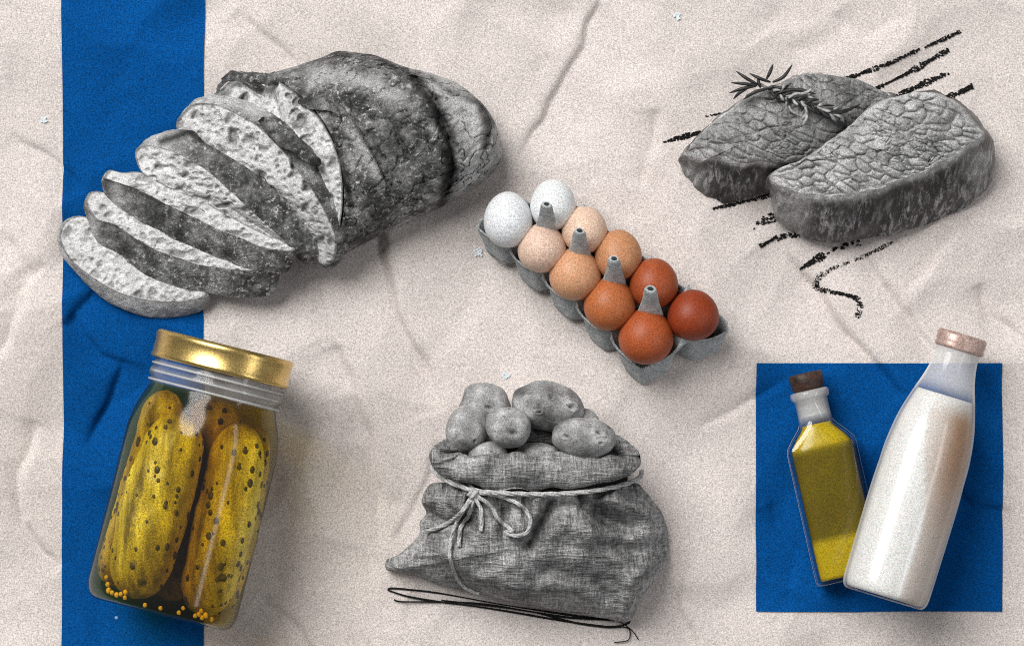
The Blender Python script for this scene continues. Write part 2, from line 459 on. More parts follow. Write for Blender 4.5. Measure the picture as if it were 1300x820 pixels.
# ------------------------------------------------------------------ charcoal strokes
def stroke(pts, w, label, dens=1.0, gap=.0, seed=0):
    p = cr(np.array(pts, float), 400); L = np.sum(np.hypot(*np.diff(p, axis=0).T))
    w = w * 1.12; n = int(L * w * .75 * dens); r = np.random.default_rng(seed + 50)
    t = r.random(n); across = r.uniform(-.8, .8, n)
    q = np.stack([np.interp(t, np.linspace(0, 1, 400), p[:, k]) for k in (0, 1)], 1)
    tg = np.gradient(p, axis=0); tg /= np.linalg.norm(tg, axis=1)[:, None]
    tq = np.stack([np.interp(t, np.linspace(0, 1, 400), tg[:, k]) for k in (0, 1)], 1)
    nq = np.c_[-tq[:, 1], tq[:, 0]]
    ww = w * .62 * (.6 + .5 * vn(np.c_[t * L, t * 0], 14, seed) + .35 * t)
    q = q + nq * (across * ww)[:, None]
    keep = vn(q, 3.5, seed + 3) + .6 * vn(np.c_[t * L, t * 0], 22, seed + 5) > gap - .85 + .35 * np.abs(across)
    q = q[keep]; tq = tq[keep]
    V = []; F = []
    z = paper_h(q) + .9
    for k in range(len(q)):
        m = 5; a0 = r.random() * 6.28; R = (.4 + .8 * r.random())
        b = len(V)
        for j in range(m):
            a = a0 + j * 2 * math.pi / m; rr = R * (.6 + .6 * r.random())
            x = q[k, 0] + math.cos(a) * rr + tq[k, 0] * math.cos(a) * rr * .5; y = q[k, 1] + math.sin(a) * rr
            V.append(((x - 650) * S, (410 - y) * S, (z[k] + .12 * r.random()) * S))
        F.append(tuple(range(b + m - 1, b - 1, -1)))
    o0 = np.mean(np.array(V), axis=0)
    o = mesh('charcoal_stroke', V, F, M_charcoal, smooth=False, origin=o0)
    tag(o, label, 'charcoal mark', 'charcoal strokes around the steaks')
stroke([(1070, 101), (1120, 84), (1170, 62), (1221, 39)], 5, 'longest straight charcoal stroke, running out from behind the herb-topped steak', seed=1)
stroke([(1105, 116), (1150, 94), (1207, 62)], 6.5, 'charcoal stroke next to the longest one, ending in a black blob', seed=2)
stroke([(1125, 128), (1160, 112), (1206, 91)], 7.5, 'charcoal stroke starting where the two steaks meet', seed=3)
stroke([(1196, 127), (1215, 119), (1238, 108)], 8, 'short thick charcoal stroke sticking out behind the bare crackled steak', 1.3, seed=4)
stroke([(842, 181), (862, 175), (895, 167)], 6, 'charcoal stroke tapering to a point beyond the tip of the herb-topped steak', 1.3, seed=5)
stroke([(896, 148), (910, 145), (928, 141)], 1.6, 'very thin broken charcoal line beside the herb-topped steak', 1.2, seed=6)
stroke([(905, 265), (940, 257), (985, 245)], 5, 'charcoal stroke along the dark side wall of the herb-topped steak', seed=7)
stroke([(957, 291), (968, 281), (985, 275)], 9, 'short charcoal tick in the nook between the dark sides of the two steaks', .8, .1, seed=8)
stroke([(966, 313), (985, 303), (1016, 296)], 7.5, 'charcoal stroke tucked under the blunt corner of the bare steak', seed=9)
stroke([(1018, 341), (1055, 320), (1100, 302)], 9, 'loose grainy charcoal stroke between the bare steak and the zigzag', .9, .12, seed=10)
stroke([(1135, 307), (1094, 327), (1056, 342), (1040, 354), (1042, 366), (1074, 374), (1089, 379), (1093, 389), (1089, 403)], 5.5,
       'charcoal zigzag that bends back and ends in a hooked tail', 1.1, seed=12)

M_speck = mat_simple('pale_blue_speck', (.58, .64, .68), (.70, .78, .82), 5, .9, None, .1, .1)
def speck(x, y, r0, label):
    V = []; F = []
    for k in range(26):
        a = rnd.random() * 6.28; d = r0 * rnd.random() ** .7; cx, cy = x + math.cos(a) * d, y + math.sin(a) * d; z = float(paper_h(np.array([[cx, cy]]))[0]) + 1.2 + .05 * k
        b = len(V); a0 = rnd.random() * 6
        for j in range(5): V.append(((cx + math.cos(a0 + j * 1.2566) * 1.5 - 650) * S, (410 - cy - math.sin(a0 + j * 1.2566) * 1.5) * S, z * S))
        F.append((b, b + 1, b + 2, b + 3, b + 4)[::-1] if False else (b, b + 1, b + 2, b + 3, b + 4))
    tag(mesh('paper_speck', V, F, M_speck, smooth=False, origin=np.mean(np.array(V), 0)), label, 'speck', 'pale specks on the paper')
speck(54, 152, 4, 'pale blue speck on bare paper beside the long blue strip')
speck(607, 320, 6, 'pale blue speck on the paper between loaf and egg carton')
speck(642, 478, 5, 'pale blue speck on the paper between the potatoes and egg carton')
speck(860, 20, 4, 'pale blue speck on the paper beyond the steaks and loaf')

# ------------------------------------------------------------------ slabs (bread slices, steaks)
def slab(pairs, htop_c, n=260, rough=1.4, rings=46, sides=16, dome=0, bulge=3, top_disp=None, side_disp=None, round_=2.0):
    """pairs: (tx,ty,th, bx,by,bh).  returns verts(px), top faces, side faces, ring arrays"""
    R = cr(np.array(pairs, float), n, True)
    T, B = R[:, :3], R[:, 3:]
    T[:, :2] += np.c_[fbm(T, 22, 601, 3), fbm(T, 22, 602, 3)] * rough; B[:, :2] += np.c_[fbm(B, 22, 603, 3), fbm(B, 22, 604, 3)] * rough * 1.3
    c = T[:, :2].mean(0)
    V = [np.array([[c[0], c[1], htop_c + dome]])]
    for k in range(1, rings + 1):
        r = (k / rings) ** .8
        xy = c + (T[:, :2] - c) * r
        h = htop_c + (T[:, 2] - htop_c) * r + dome * (1 - r * r) - round_ * r ** 14
        V.append(np.c_[xy, h])
    V = np.concatenate(V)
    rr = np.r_[0, np.repeat((np.arange(1, rings + 1) / rings) ** .8, n)]
    pit = np.zeros(len(V))
    if top_disp is not None:
        d, pit = top_disp(V, rr); V[:, 2] += d
    topF = [(0, 1 + j, 1 + (j + 1) % n) for j in range(n)] + grid_faces(rings, n, True, 1)
    edge = V[-n:].copy()
    cb = np.r_[B[:, :2].mean(0)]
    out = edge[:, :2] - c; out /= np.linalg.norm(out, axis=1)[:, None] + 1e-9
    SV = []
    for k in range(0, sides + 1):
        s = k / sides
        p = edge * (1 - s) + B * s
        b = bulge * math.sin(math.pi * s) ** .7
        p[:, :2] += out * b
        SV.append(p)
    SV = np.concatenate(SV)
    ss = np.repeat(np.linspace(0, 1, sides + 1), n)
    if side_disp is not None:
        d, dh = side_disp(SV, ss)
        w = np.sin(np.pi * np.clip(ss, 0, 1)) ** .5
        SV[:, :2] += np.tile(out, (sides + 1, 1)) * (d * w)[:, None]; SV[:, 2] += dh * w
    m = len(SV)
    SV = np.concatenate([SV, [[cb[0], cb[1], B[:, 2].mean()]]])
    sideF = grid_faces(sides + 1, n, True) + [(m, m - n + (j + 1) % n, m - n + j) for j in range(n)]
    return V, topF, pit, SV, sideF, np.r_[ss, 1.0]

def flip(F): return [q[::-1] for q in F]

def crumb_disp(seed, stretch=(1, 1), amt=1.0, edge=1.0):
    def f(V, r):
        P = np.c_[V[:, 0] * stretch[0] + V[:, 1] * .25, V[:, 1] * stretch[1]]
        P = P + np.c_[vn(P, 12, seed + 8), vn(P, 12, seed + 9)] * 4
        fade = sstep(1.0, .93, r)
        d = fbm(V, 22, seed, 4) * 2.4; pit = np.zeros(len(V))
        for sc, th, dep, pr in ((36, .25, 11, .62), (19, .30, 7, .62), (9, .32, 3.5, .5)):
            f1, f2, cv = wor(P, sc, seed + int(sc))
            size = th * (.5 + .9 * cv)
            hole = sstep(size, size * .45, f1) * (cv > pr)
            d -= hole * dep * amt; pit = np.maximum(pit, hole * (.35 + .04 * dep))
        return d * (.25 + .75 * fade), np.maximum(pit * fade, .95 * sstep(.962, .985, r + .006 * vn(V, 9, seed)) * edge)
    return f
def crust_disp(seed, a=3.0):
    def f(V, s):
        return fbm(V, 24, seed, 4) * a + np.maximum(0, fbm(V, 9, seed + 4, 3)) * a * .7, fbm(V, 20, seed + 2, 3) * a * .6
    return f

KH = .72          # how thick the bread stands above the sheet
def WB(V):
    V = np.array(V, float).reshape(-1, 3); V[:, 2] *= KH; return W(V)
def bread_slice(pairs, hc, label, seed, flour_fn=None, char_fn=None, dome=2, stretch=(1, 1), bulge=4, amt=1.0, sd=3.0):
    cx = np.mean([p[0] for p in pairs]); cy = np.mean([p[1] for p in pairs]); hb = min(p[5] for p in pairs)
    t = thing('bread_slice', label, 'bread slice', (cx, cy, hb * KH), 'cut bread slices fanned out in front of the loaf')
    V, tF, pit, SV, sF, ss = slab(pairs, hc, dome=dome, bulge=bulge, top_disp=crumb_disp(seed, stretch, amt), side_disp=crust_disp(seed + 30, sd))
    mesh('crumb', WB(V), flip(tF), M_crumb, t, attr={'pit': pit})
    fl = np.clip(flour_fn(SV, ss), 0, 1) if flour_fn else np.clip(fbm(SV, 40, seed, 3) * .8, 0, 1)
    ch = np.clip(char_fn(SV, ss), 0, 1) if char_fn else np.clip(fbm(SV, 26, seed + 77, 3) * 1.1 - .1, 0, 1)
    mesh('crust', WB(SV), flip(sF), M_crust, t, attr={'flour': fl, 'char': ch})
    return t

def mk(top, base, ht, hb):
    r = []
    for k in range(len(top)):
        a = ht[k] if isinstance(ht, (list, tuple)) else ht
        b = hb[k] if isinstance(hb, (list, tuple)) else hb
        r.append((*top[k], a, *base[k], b))
    return r

# A: lowest slice, flat on the strip
bread_slice(mk([(76, 300), (80, 286), (90, 277), (107, 275), (150, 285), (205, 310), (245, 340), (261, 366), (259, 377), (224, 384), (185, 381), (154, 373), (126, 359), (103, 342), (83, 321)],
               [(77, 303), (82, 290), (92, 281), (108, 279), (152, 290), (208, 315), (250, 345), (263, 372), (258, 392), (225, 403), (186, 402), (154, 393), (125, 375), (102, 351), (82, 326)], 36, 1),
            36, 'lowest bread slice lying flat with its floury crumb up, under the other slices', 101,
            lambda P, s: .75 + .3 * fbm(P, 20, 3, 3), lambda P, s: np.clip(fbm(P, 10, 4, 3) - .2, 0, 1), bulge=3, amt=.35)
# B
bread_slice(mk([(109, 257), (113, 246), (122, 243), (134, 246), (180, 266), (240, 290), (300, 312), (347, 332), (348, 343), (300, 343), (254, 337), (229, 329), (198, 318), (172, 303), (147, 287), (124, 279), (114, 268)],
               [(111, 268), (113, 252), (123, 249), (136, 252), (182, 272), (242, 298), (302, 322), (345, 346), (344, 374), (299, 377), (254, 370), (222, 363), (188, 351), (162, 331), (141, 317), (124, 307), (115, 288)], 71, 38),
            71, 'bread slice resting on the lowest slice, its dark rough crust showing', 131,
            lambda P, s: np.clip(.9 - np.abs(P[:, 0] - 118) / 12, 0, 1) + np.clip(fbm(P, 16, 6, 3) * 1.3 - .25, 0, 1), stretch=(.8, 1.4), bulge=2, amt=.35)
# C
bread_slice(mk([(133, 226), (139, 216), (155, 219), (178, 219), (220, 232), (280, 262), (335, 292), (370, 312), (369, 319), (331, 314), (299, 300), (267, 287), (229, 268), (198, 253), (167, 237), (146, 225)],
               [(131, 240), (137, 224), (155, 224), (178, 225), (220, 240), (280, 272), (335, 302), (370, 318), (363, 346), (326, 342), (296, 334), (262, 321), (224, 305), (190, 287), (160, 270), (140, 254)], 105, 73),
            105, 'upper flat-lying bread slice with a band of dark crust, under the leaning slice', 151,
            lambda P, s: np.clip(.9 - np.abs(P[:, 0] - 148) / 14, 0, 1) * .9 + np.clip(fbm(P, 14, 8, 3) * 1.1 - .3, 0, 1), stretch=(.8, 1.4), bulge=2, amt=.35)
# D: leaning slice
bread_slice(mk([(171, 200), (173, 190), (182, 185), (198, 186), (220, 193), (243, 204), (273, 224), (308, 257), (342, 288), (371, 316), (350, 306), (314, 288), (293, 277), (260, 260), (237, 249), (205, 234), (180, 219)],
               [(190, 186), (196, 173), (220, 165), (246, 167), (262, 182), (285, 196), (318, 216), (350, 243), (382, 283), (406, 316), (391, 336), (368, 318), (330, 300), (296, 284), (270, 270), (235, 250), (205, 215)],
               [110, 112, 118, 124, 132, 138, 144, 145, 130, 104, 106, 108, 108, 108, 108, 108, 108],
               [84, 92, 98, 106, 112, 116, 118, 112, 96, 60, 55, 66, 74, 76, 76, 76, 78]),
            122, 'narrow leaning bread slice with a charred broken crust flap along its upper edge', 171,
            lambda P, s: np.clip(1.1 - np.hypot(P[:, 0] - 205, P[:, 1] - 175) / 34, 0, 1) + np.clip(fbm(P, 12, 9, 3) * 1.2 - .35, 0, 1),
            lambda P, s: np.clip(1.2 - pdist(P, [(205, 180), (240, 168), (256, 178)])[0] / 7, 0, 1) + np.clip(fbm(P, 18, 10, 3) + .15, 0, 1) * (P[:, 0] > 265), stretch=(.8, 1.3), bulge=3, sd=5)
# E: large leaning slice
bread_slice(mk([(224, 163), (229, 147), (246, 133), (270, 132), (294, 141), (324, 158), (349, 181), (372, 208), (394, 238), (415, 272), (428, 305), (424, 330), (411, 337), (398, 326), (360, 296), (320, 262), (275, 222), (240, 190)],
               [(250, 148), (258, 132), (276, 122), (300, 124), (326, 134), (354, 150), (380, 174), (404, 204), (426, 234), (442, 268), (446, 300), (434, 326), (418, 335), (402, 326), (370, 296), (335, 262), (295, 222), (262, 180)],
               [70, 78, 92, 104, 116, 126, 134, 138, 136, 124, 96, 60, 46, 48, 66, 74, 74, 68],
               [40, 48, 62, 74, 84, 94, 100, 104, 102, 90, 62, 30, 22, 24, 36, 42, 42, 38]),
            104, 'broad bread slice leaning on the loaf, full of oval holes, with a floury upper crust', 191,
            lambda P, s: np.clip(1.25 - pdist(P, [(235, 140), (262, 126), (300, 128), (330, 140)])[0] / 15, 0, 1) + np.clip(fbm(P, 13, 12, 3) * 1.1 - .35, 0, 1),
            stretch=(1.1, .9), bulge=4, sd=4)

# ------------------------------------------------------------------ the loaf
loaf = thing('bread_loaf', 'uncut end of a crusty grey loaf with deep scored crust, behind the slices', 'bread', (500, 200, 0))
U = [0, .15, .3, .45, .6, .75, .88, .96, 1]
Tt = np.array([(338, 95), (396, 78), (428, 64), (472, 70), (520, 88), (570, 101), (606, 125), (626, 152), (635, 185)], float)
Bb = np.array([(421, 335), (452, 314), (490, 296), (525, 279), (560, 263), (595, 244), (617, 229), (629, 216), (636, 203)], float)
bow = [52, 58, 60, 60, 54, 40, 20, 9, 2]; Hm = [140, 148, 150, 150, 145, 130, 100, 70, 40]
nu, nv = 210, 190
us = np.linspace(0, 1, nu); vs = np.sin(np.linspace(-np.pi / 2, np.pi / 2, nv))
from_u = lambda a: np.interp(us, U, a)
def smooth1(a, k=9):
    p = np.pad(a, k, mode='edge'); return np.convolve(p, np.ones(2 * k + 1) / (2 * k + 1), 'valid')
tx, ty, bx, by = [smooth1(from_u(a), 6) for a in (Tt[:, 0], Tt[:, 1], Bb[:, 0], Bb[:, 1])]
bw, hm = smooth1(from_u(bow)), smooth1(from_u(Hm))
ax = np.array((.88, -.47))
Vv = vs[None, :]; q = (Vv + 1) / 2
X = bx[:, None] * (1 - q) + tx[:, None] * q + ax[0] * bw[:, None] * (1 - Vv ** 2)
Y = by[:, None] * (1 - q) + ty[:, None] * q + ax[1] * bw[:, None] * (1 - Vv ** 2)
Z = hm[:, None] * np.sqrt(np.clip(1 - np.abs(Vv) ** 2.3, 0, 1))
P = np.c_[X.ravel(), Y.ravel(), Z.ravel()]
g1 = [(528, 100), (552, 132), (568, 172), (575, 212), (562, 258)]
g2 = [(588, 106), (610, 132), (621, 162), (617, 186)]
g3 = [(438, 140), (460, 172), (478, 205), (488, 228)]
g4 = [(345, 99), (372, 112), (384, 104), (402, 80)]
g5 = [(398, 152), (425, 185), (440, 225), (446, 262)]
d1, s1, _ = pdist(P, g1); d2, s2, _ = pdist(P, g2); d3, s3, _ = pdist(P, g3); d4, s4, _ = pdist(P, g4); d5, s5, _ = pdist(P, g5)
dt, st, _ = pdist(P, [(400, 78), (430, 72), (480, 86), (520, 108), (548, 138)])
d1 = np.abs(d1 + fbm(P, 14, 50, 2) * 5); dz = -26 * np.exp(-(d1 / 7) ** 2) + np.where(s1 > 0, 14, 5) * np.exp(-(d1 / 20) ** 2)
dz += -16 * np.exp(-(d2 / 5) ** 2) + 6 * np.exp(-(d2 / 14) ** 2)
dz += np.where(s3 > 0, 10 * np.exp(-d3 / 24), -6 * np.exp(-d3 / 12)) + 8 * np.exp(-(pdist(P, [(388, 100), (402, 92), (420, 100), (438, 118)])[0] / 7) ** 2)
dz += -9 * np.exp(-(d4 / 6) ** 2) - 7 * np.exp(-(d5 / 4) ** 2)
dz += np.maximum(0, fbm(P, 16, 41, 3) + .25) * 20 * np.exp(-(dt / 15) ** 2)
dz += fbm(P, 44, 42, 4) * 7 + fbm(P, 13, 43, 3) * 4.5
crack = np.abs(fbm(P, 26, 44, 3)); dz -= 5 * np.exp(-(crack / .035) ** 2) * sstep(470, 430, P[:, 0]) * 0 + 6 * np.exp(-(crack / .035) ** 2)
endw = np.sqrt(np.clip(1 - np.abs(np.broadcast_to(Vv, X.shape).ravel()) ** 2.3, 0, 1))
P[:, 2] = np.maximum(P[:, 2] + dz * np.clip(endw * 1.6, 0, 1), 0.5)
nzo = fbm(P, 30, 45, 3) * 3
P[:, 0] += ax[1] * nzo * -1 * (1 - endw); P[:, 1] += ax[0] * -nzo * (1 - endw)
mid = ((s1 < 0) & (s2 > 0)) | ((s1 < 0) & (d2 > 8) & (P[:, 0] < 612))
streak = fbm(np.c_[P[:, 0] * .5 + P[:, 1] * .9, (P[:, 0] * .9 - P[:, 1] * .5) * .15], 6, 46, 2)
flour = np.clip((s1 < 0) * np.exp(-((d1 - 30) / 26) ** 2) * (.75 + .5 * streak), 0, 1)
flour = np.maximum(flour, .9 * np.exp(-(pdist(P, [(560, 98), (585, 110), (602, 122)])[0] / 8) ** 2))
flour = np.maximum(flour, .95 * np.exp(-(pdist(P, [(632, 165), (637, 195)])[0] / 7) ** 2))
flour = np.maximum(flour, .7 * np.exp(-(pdist(P, [(400, 98), (440, 95), (480, 112), (505, 125)])[0] / 12) ** 2))
flour = np.maximum(flour, .75 * np.exp(-(pdist(P, [(444, 165), (462, 192), (478, 222)])[0] / 6) ** 2))
flour = np.maximum(flour, .6 * np.clip(fbm(P, 30, 47, 3) * 1.5 - .3, 0, 1) * sstep(240, 290, P[:, 1]))
char = np.clip(1.15 * np.exp(-(d1 / 9) ** 2) + 1.3 * np.exp(-(d2 / 5) ** 2) + .9 * np.exp(-(pdist(P, [(548, 100), (575, 118), (600, 128)])[0] / 4) ** 2) + .8 * np.exp(-(d5 / 5) ** 2), 0, 1)
char = np.maximum(char, np.clip(1 - np.hypot((P[:, 0] - 500) / 50, (P[:, 1] - 180) / 60), 0, 1) * .8)
char = np.maximum(char, .9 * np.exp(-(pdist(P, [(400, 76), (425, 66), (470, 72), (520, 96), (546, 120)])[0] / 6) ** 2) * (.5 + fbm(P, 12, 48, 2)))
char = np.clip(char, 0, .95) * (1 - flour * .6)
F = grid_faces(nu, nv)
i0 = len(P)
P2 = np.concatenate([P, [[500, 200, 0.3]]])
mesh('crust', WB(P2), flip(F), M_crust, loaf, attr={'flour': np.r_[flour, 0], 'char': np.r_[char, 0]})
# cut face of the loaf, following the first section of the crust
sec = np.c_[X[0], Y[0], Z[0]][::6]
sec = sec + np.array([-2.0, 1.0, 0])
left = [(330, 118, 36), (300, 101, 34), (280, 114, 30), (268, 128, 26), (290, 165, 20), (330, 225, 20), (372, 285, 20), (400, 322, 12)]
outl = [tuple(a) for a in sec[1:-1]] + left
pairs = [(x, y, h, x + (8 if k < len(sec) - 2 else 14), y - (4 if k < len(sec) - 2 else 4), max(h - 26, 1)) for k, (x, y, h) in enumerate(outl)]
V, tF, pit, SV, sF, ss = slab(pairs, 92, n=300, dome=0, bulge=0, top_disp=crumb_disp(211, (1, 1)), side_disp=crust_disp(215, 1))
mesh('cut_face', WB(V), flip(tF), M_crumb, loaf, attr={'pit': pit})
mesh('cut_face_crust', WB(SV), flip(sF), M_crust, loaf, attr={'flour': np.clip(fbm(SV, 14, 77, 3), 0, 1), 'char': np.clip(.5 + fbm(SV, 14, 78, 3), 0, 1)})
# torn ears of crust
def ear(pts, wdt, thick, seed, parent):
    p = cr(np.array(pts, float), 60); n = len(p)
    tg = np.gradient(p[:, :2], axis=0); tg /= np.linalg.norm(tg, axis=1)[:, None]; nn = np.c_[-tg[:, 1], tg[:, 0]]
    prof = np.sin(np.pi * np.clip(np.linspace(.02, .98, n), 0, 1)) ** .5
    a = np.linspace(0, 2 * np.pi, 14, endpoint=False)
    V = []
    for k in range(n):
        for t in a:
            V.append((p[k, 0] + nn[k, 0] * math.cos(t) * wdt * prof[k], p[k, 1] + nn[k, 1] * math.cos(t) * wdt * prof[k], p[k, 2] + math.sin(t) * thick * prof[k]))
    V = np.array(V); V += np.c_[fbm(V, 12, seed, 3), fbm(V, 12, seed + 1, 3), fbm(V, 9, seed + 2, 2)] * 5.0
    Fc = grid_faces(n, 14, True)
    mesh('torn_crust_flap', WB(V), Fc, M_crust, parent, attr={'flour': np.clip(fbm(V, 14, seed, 3), 0, 1) * .5, 'char': np.clip(.5 + fbm(V, 12, seed + 9, 3), 0, 1)})
ear([(276, 118, 44), (290, 99, 52), (315, 97, 60), (345, 102, 66), (372, 106, 70), (388, 101, 60)], 7, 3, 3, loaf)
ear([(330, 150, 132), (352, 168, 143), (375, 184, 147), (398, 204, 146), (408, 207, 142)], 11, 3.5, 13, loaf)
ear([(380, 128, 120), (400, 132, 136), (420, 136, 146), (434, 146, 148)], 7, 5, 23, loaf)

# ------------------------------------------------------------------ steaks
def meat_top(seed, big, amt):
    def f(V, r):
        P = V[:, :2] @ np.array([[.62, -.55], [.45, 1.15]])
        P = P + np.c_[fbm(P, 50, seed, 2), fbm(P, 50, seed + 1, 2)] * 12 + np.c_[vn(P, 9, seed + 8), vn(P, 9, seed + 9)] * 2.2
        f1, f2, cv = wor(P, big * 1.25, seed + 2); e = f2 - f1
        g1_, g2_, _ = wor(P, big * .62, seed + 3); e2 = g2_ - g1_
        am = .6 + .4 * sstep(-.25, .35, fbm(V, 55, seed + 11, 2)); am2 = sstep(-.1, .4, fbm(V, 40, seed + 12, 2))
        fib = fbm(np.c_[(V[:, 0] * .8 + V[:, 1] * .6) * .35, (V[:, 1] * .8 - V[:, 0] * .6)], 7, seed + 13, 3)
        d = amt * am * (.65 * (np.minimum(e, .17) / .17 - 1) + .35 * (np.minimum(e, .5) / .5 - 1)) + amt * .5 * am2 * (np.minimum(e2, .22) / .22 - 1) + fbm(V, 60, seed + 5, 3) * 6 + fib * 1.8 + fbm(V, 9, seed + 6, 2) * .8
        return d * (.3 + .7 * sstep(1.0, .9, r)), np.zeros(len(V))
    return f
def meat_side(seed):
    def f(V, s):
        Q = np.c_[V[:, 0] + .35 * V[:, 1], V[:, 1] * .35 - V[:, 0] * .05]
        g = fbm(Q, 13, seed, 4)
        w2_ = fbm(Q, 30, seed + 6, 2)
        d = g * 5 + w2_ * 7 + fbm(V, 50, seed + 3, 2) * 5
        return d, g * 5 + w2_ * 6
    return f
st1 = thing('steak', 'thick grey steak with a crackled seared top, resting against the herb-topped steak', 'steak', (1120, 215, 0), 'steaks')
top1 = [(981, 226), (990, 214), (1025, 199), (1064, 171), (1103, 139), (1132, 125), (1171, 117), (1210, 128), (1235, 155), (1247, 172), (1221, 188), (1191, 209), (1152, 226), (1094, 245), (1040, 249), (998, 240)]
bas1 = [(980, 246), (988, 222), (1025, 205), (1064, 177), (1104, 146), (1133, 131), (1173, 123), (1214, 134), (1250, 165), (1262, 200), (1254, 238), (1226, 262), (1180, 284), (1110, 302), (1040, 306), (988, 280)]
V, tF, pit, SV, sF, ss = slab(mk(top1, bas1, [78, 84, 90, 94, 96, 98, 100, 98, 92, 84, 84, 84, 84, 82, 80, 78], 1.5), 96, n=340, rings=80, sides=30, dome=5, bulge=5, top_disp=meat_top(301, 12, 7), side_disp=meat_side(310), round_=2.5, rough=3)
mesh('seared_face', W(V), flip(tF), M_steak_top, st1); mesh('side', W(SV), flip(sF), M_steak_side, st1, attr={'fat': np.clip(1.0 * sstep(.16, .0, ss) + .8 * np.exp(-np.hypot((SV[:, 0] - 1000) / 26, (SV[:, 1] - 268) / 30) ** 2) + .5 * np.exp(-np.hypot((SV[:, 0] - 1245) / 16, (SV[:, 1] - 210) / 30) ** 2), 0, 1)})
st2 = thing('steak', 'grey steak with a rosemary sprig on top, partly covered by the other steak', 'steak', (985, 180, 0), 'steaks')
top2 = [(871, 197), (874, 189), (884, 176), (927, 141), (957, 122), (991, 109), (1015, 98), (1040, 94), (1084, 100), (1118, 114), (1128, 128), (1098, 150), (1064, 178), (1020, 200), (991, 209), (964, 206), (937, 206), (915, 197), (892, 205)]
bas2 = [(867, 212), (869, 201), (880, 182), (924, 148), (955, 129), (990, 115), (1015, 104), (1041, 100), (1086, 106), (1121, 120), (1130, 134), (1102, 156), (1066, 186), (1028, 215), (1000, 240), (968, 250), (927, 259), (893, 245), (869, 228)]
V, tF, pit, SV, sF, ss = slab(mk(top2, bas2, [50, 54, 58, 64, 66, 68, 70, 70, 70, 66, 62, 64, 66, 68, 66, 64, 62, 60, 54], 1.5), 74, n=340, rings=76, sides=30, dome=10, bulge=4, top_disp=meat_top(331, 12, 4.5), side_disp=meat_side(340), round_=2.5, rough=3)
V2, SV2 = V, SV
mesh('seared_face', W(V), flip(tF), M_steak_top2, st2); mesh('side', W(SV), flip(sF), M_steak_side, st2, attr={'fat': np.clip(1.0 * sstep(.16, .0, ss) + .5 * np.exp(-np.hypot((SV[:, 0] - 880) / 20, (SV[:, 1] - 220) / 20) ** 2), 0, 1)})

# ------------------------------------------------------------------ rosemary
def surf_h(Vs, x, y):
    return Vs[np.argmin((Vs[:, 0] - x) ** 2 + (Vs[:, 1] - y) ** 2), 2]
ros = thing('rosemary_sprig', 'small rosemary sprig with thin curling needles lying on a steak', 'herb', (985, 120, 75), None)
def rz(x, y): return (920 + x / 7.222, 70 + y / 7.222)
stem_pts = [(310, 260), (400, 310), (480, 350), (560, 390), (700, 425), (880, 490), (1010, 545), (1080, 570)]
stem = np.array([(*rz(a, b), 0) for a, b in stem_pts]); stem[:, 2] = [max(surf_h(V2, a, b), 60) + 9 for a, b in stem[:, :2]]; stem[0, 2] = stem[1, 2] - 1
v, f = tube(cr(stem, 50), np.linspace(1.9, .8, 50), 8); mesh('stem', W(v), f, M_needle, ros)
needles = [[(300, 270), (200, 215), (105, 150)], [(300, 280), (180, 265), (60, 255)], [(290, 285), (160, 310), (40, 352)], [(230, 290), (140, 345), (80, 405)],
           [(420, 250), (320, 215), (228, 170)], [(330, 300), (310, 250), (312, 195)], [(385, 220), (415, 160), (445, 85)], [(440, 250), (540, 200), (620, 90)],
           [(400, 310), (280, 340), (170, 410)], [(440, 290), (540, 305), (605, 260)], [(470, 330), (680, 320), (840, 360)], [(560, 380), (740, 350), (820, 290)],
           [(600, 390), (740, 380), (850, 415)], [(620, 400), (760, 450), (1010, 465)], [(560, 390), (600, 500), (690, 560)], [(570, 400), (570, 480), (550, 520)],
           [(660, 420), (710, 460), (705, 520)], [(730, 460), (750, 540), (690, 600)], [(740, 470), (750, 580), (700, 665)], [(760, 470), (820, 520), (850, 545)],
           [(850, 480), (960, 515), (1060, 470)], [(900, 500), (1060, 520), (1210, 475)], [(930, 515), (1060, 530), (1240, 455)], [(960, 520), (1050, 560), (1100, 600)],
           [(480, 360), (440, 400), (360, 400)], [(860, 490), (940, 560), (1030, 585)], [(520, 330), (560, 270), (600, 280)]]
for k in range(22):      # short side needles all along the stem
    i = 1 + 6 * k / 22.0; a0 = np.array(stem_pts[int(i)], float) * (1 - i % 1) + np.array(stem_pts[min(int(i) + 1, 7)], float) * (i % 1)
    sd_ = 1 if k % 2 else -1; ln = 90 + 70 * rnd.random(); an = .35 + sd_ * (.5 + .4 * rnd.random())
    needles.append([tuple(a0), tuple(a0 + ln * .5 * np.array((math.cos(an), math.sin(an)))), tuple(a0 + ln * np.array((math.cos(an - sd_ * .25), math.sin(an - sd_ * .25))))])
for k, nd in enumerate(needles):
    a = np.array([(*rz(x, y), 0) for x, y in nd])
    hs = [max(surf_h(V2, p[0], p[1]), 55) + 5 for p in a]
    lift = [9, 11, 6] if k < 10 else [7, 8, 4]
    a[:, 2] = [hs[0] + lift[0], hs[0] + lift[1], hs[0] + lift[2] if k < 10 else hs[2] + 4]
    c_ = cr(a, 14); t_ = np.linspace(0, 1, 14)
    v, f = tube(c_, 2.1 * np.sin(np.pi * (.12 + .86 * t_)) ** .7 + .15, 6)
    v = v.copy(); mesh('needle', W(v), f, M_needle_dark if k < 9 or k in (10, 21) or k % 3 == 1 else (M_needle_pale if k % 3 else M_needle), ros)

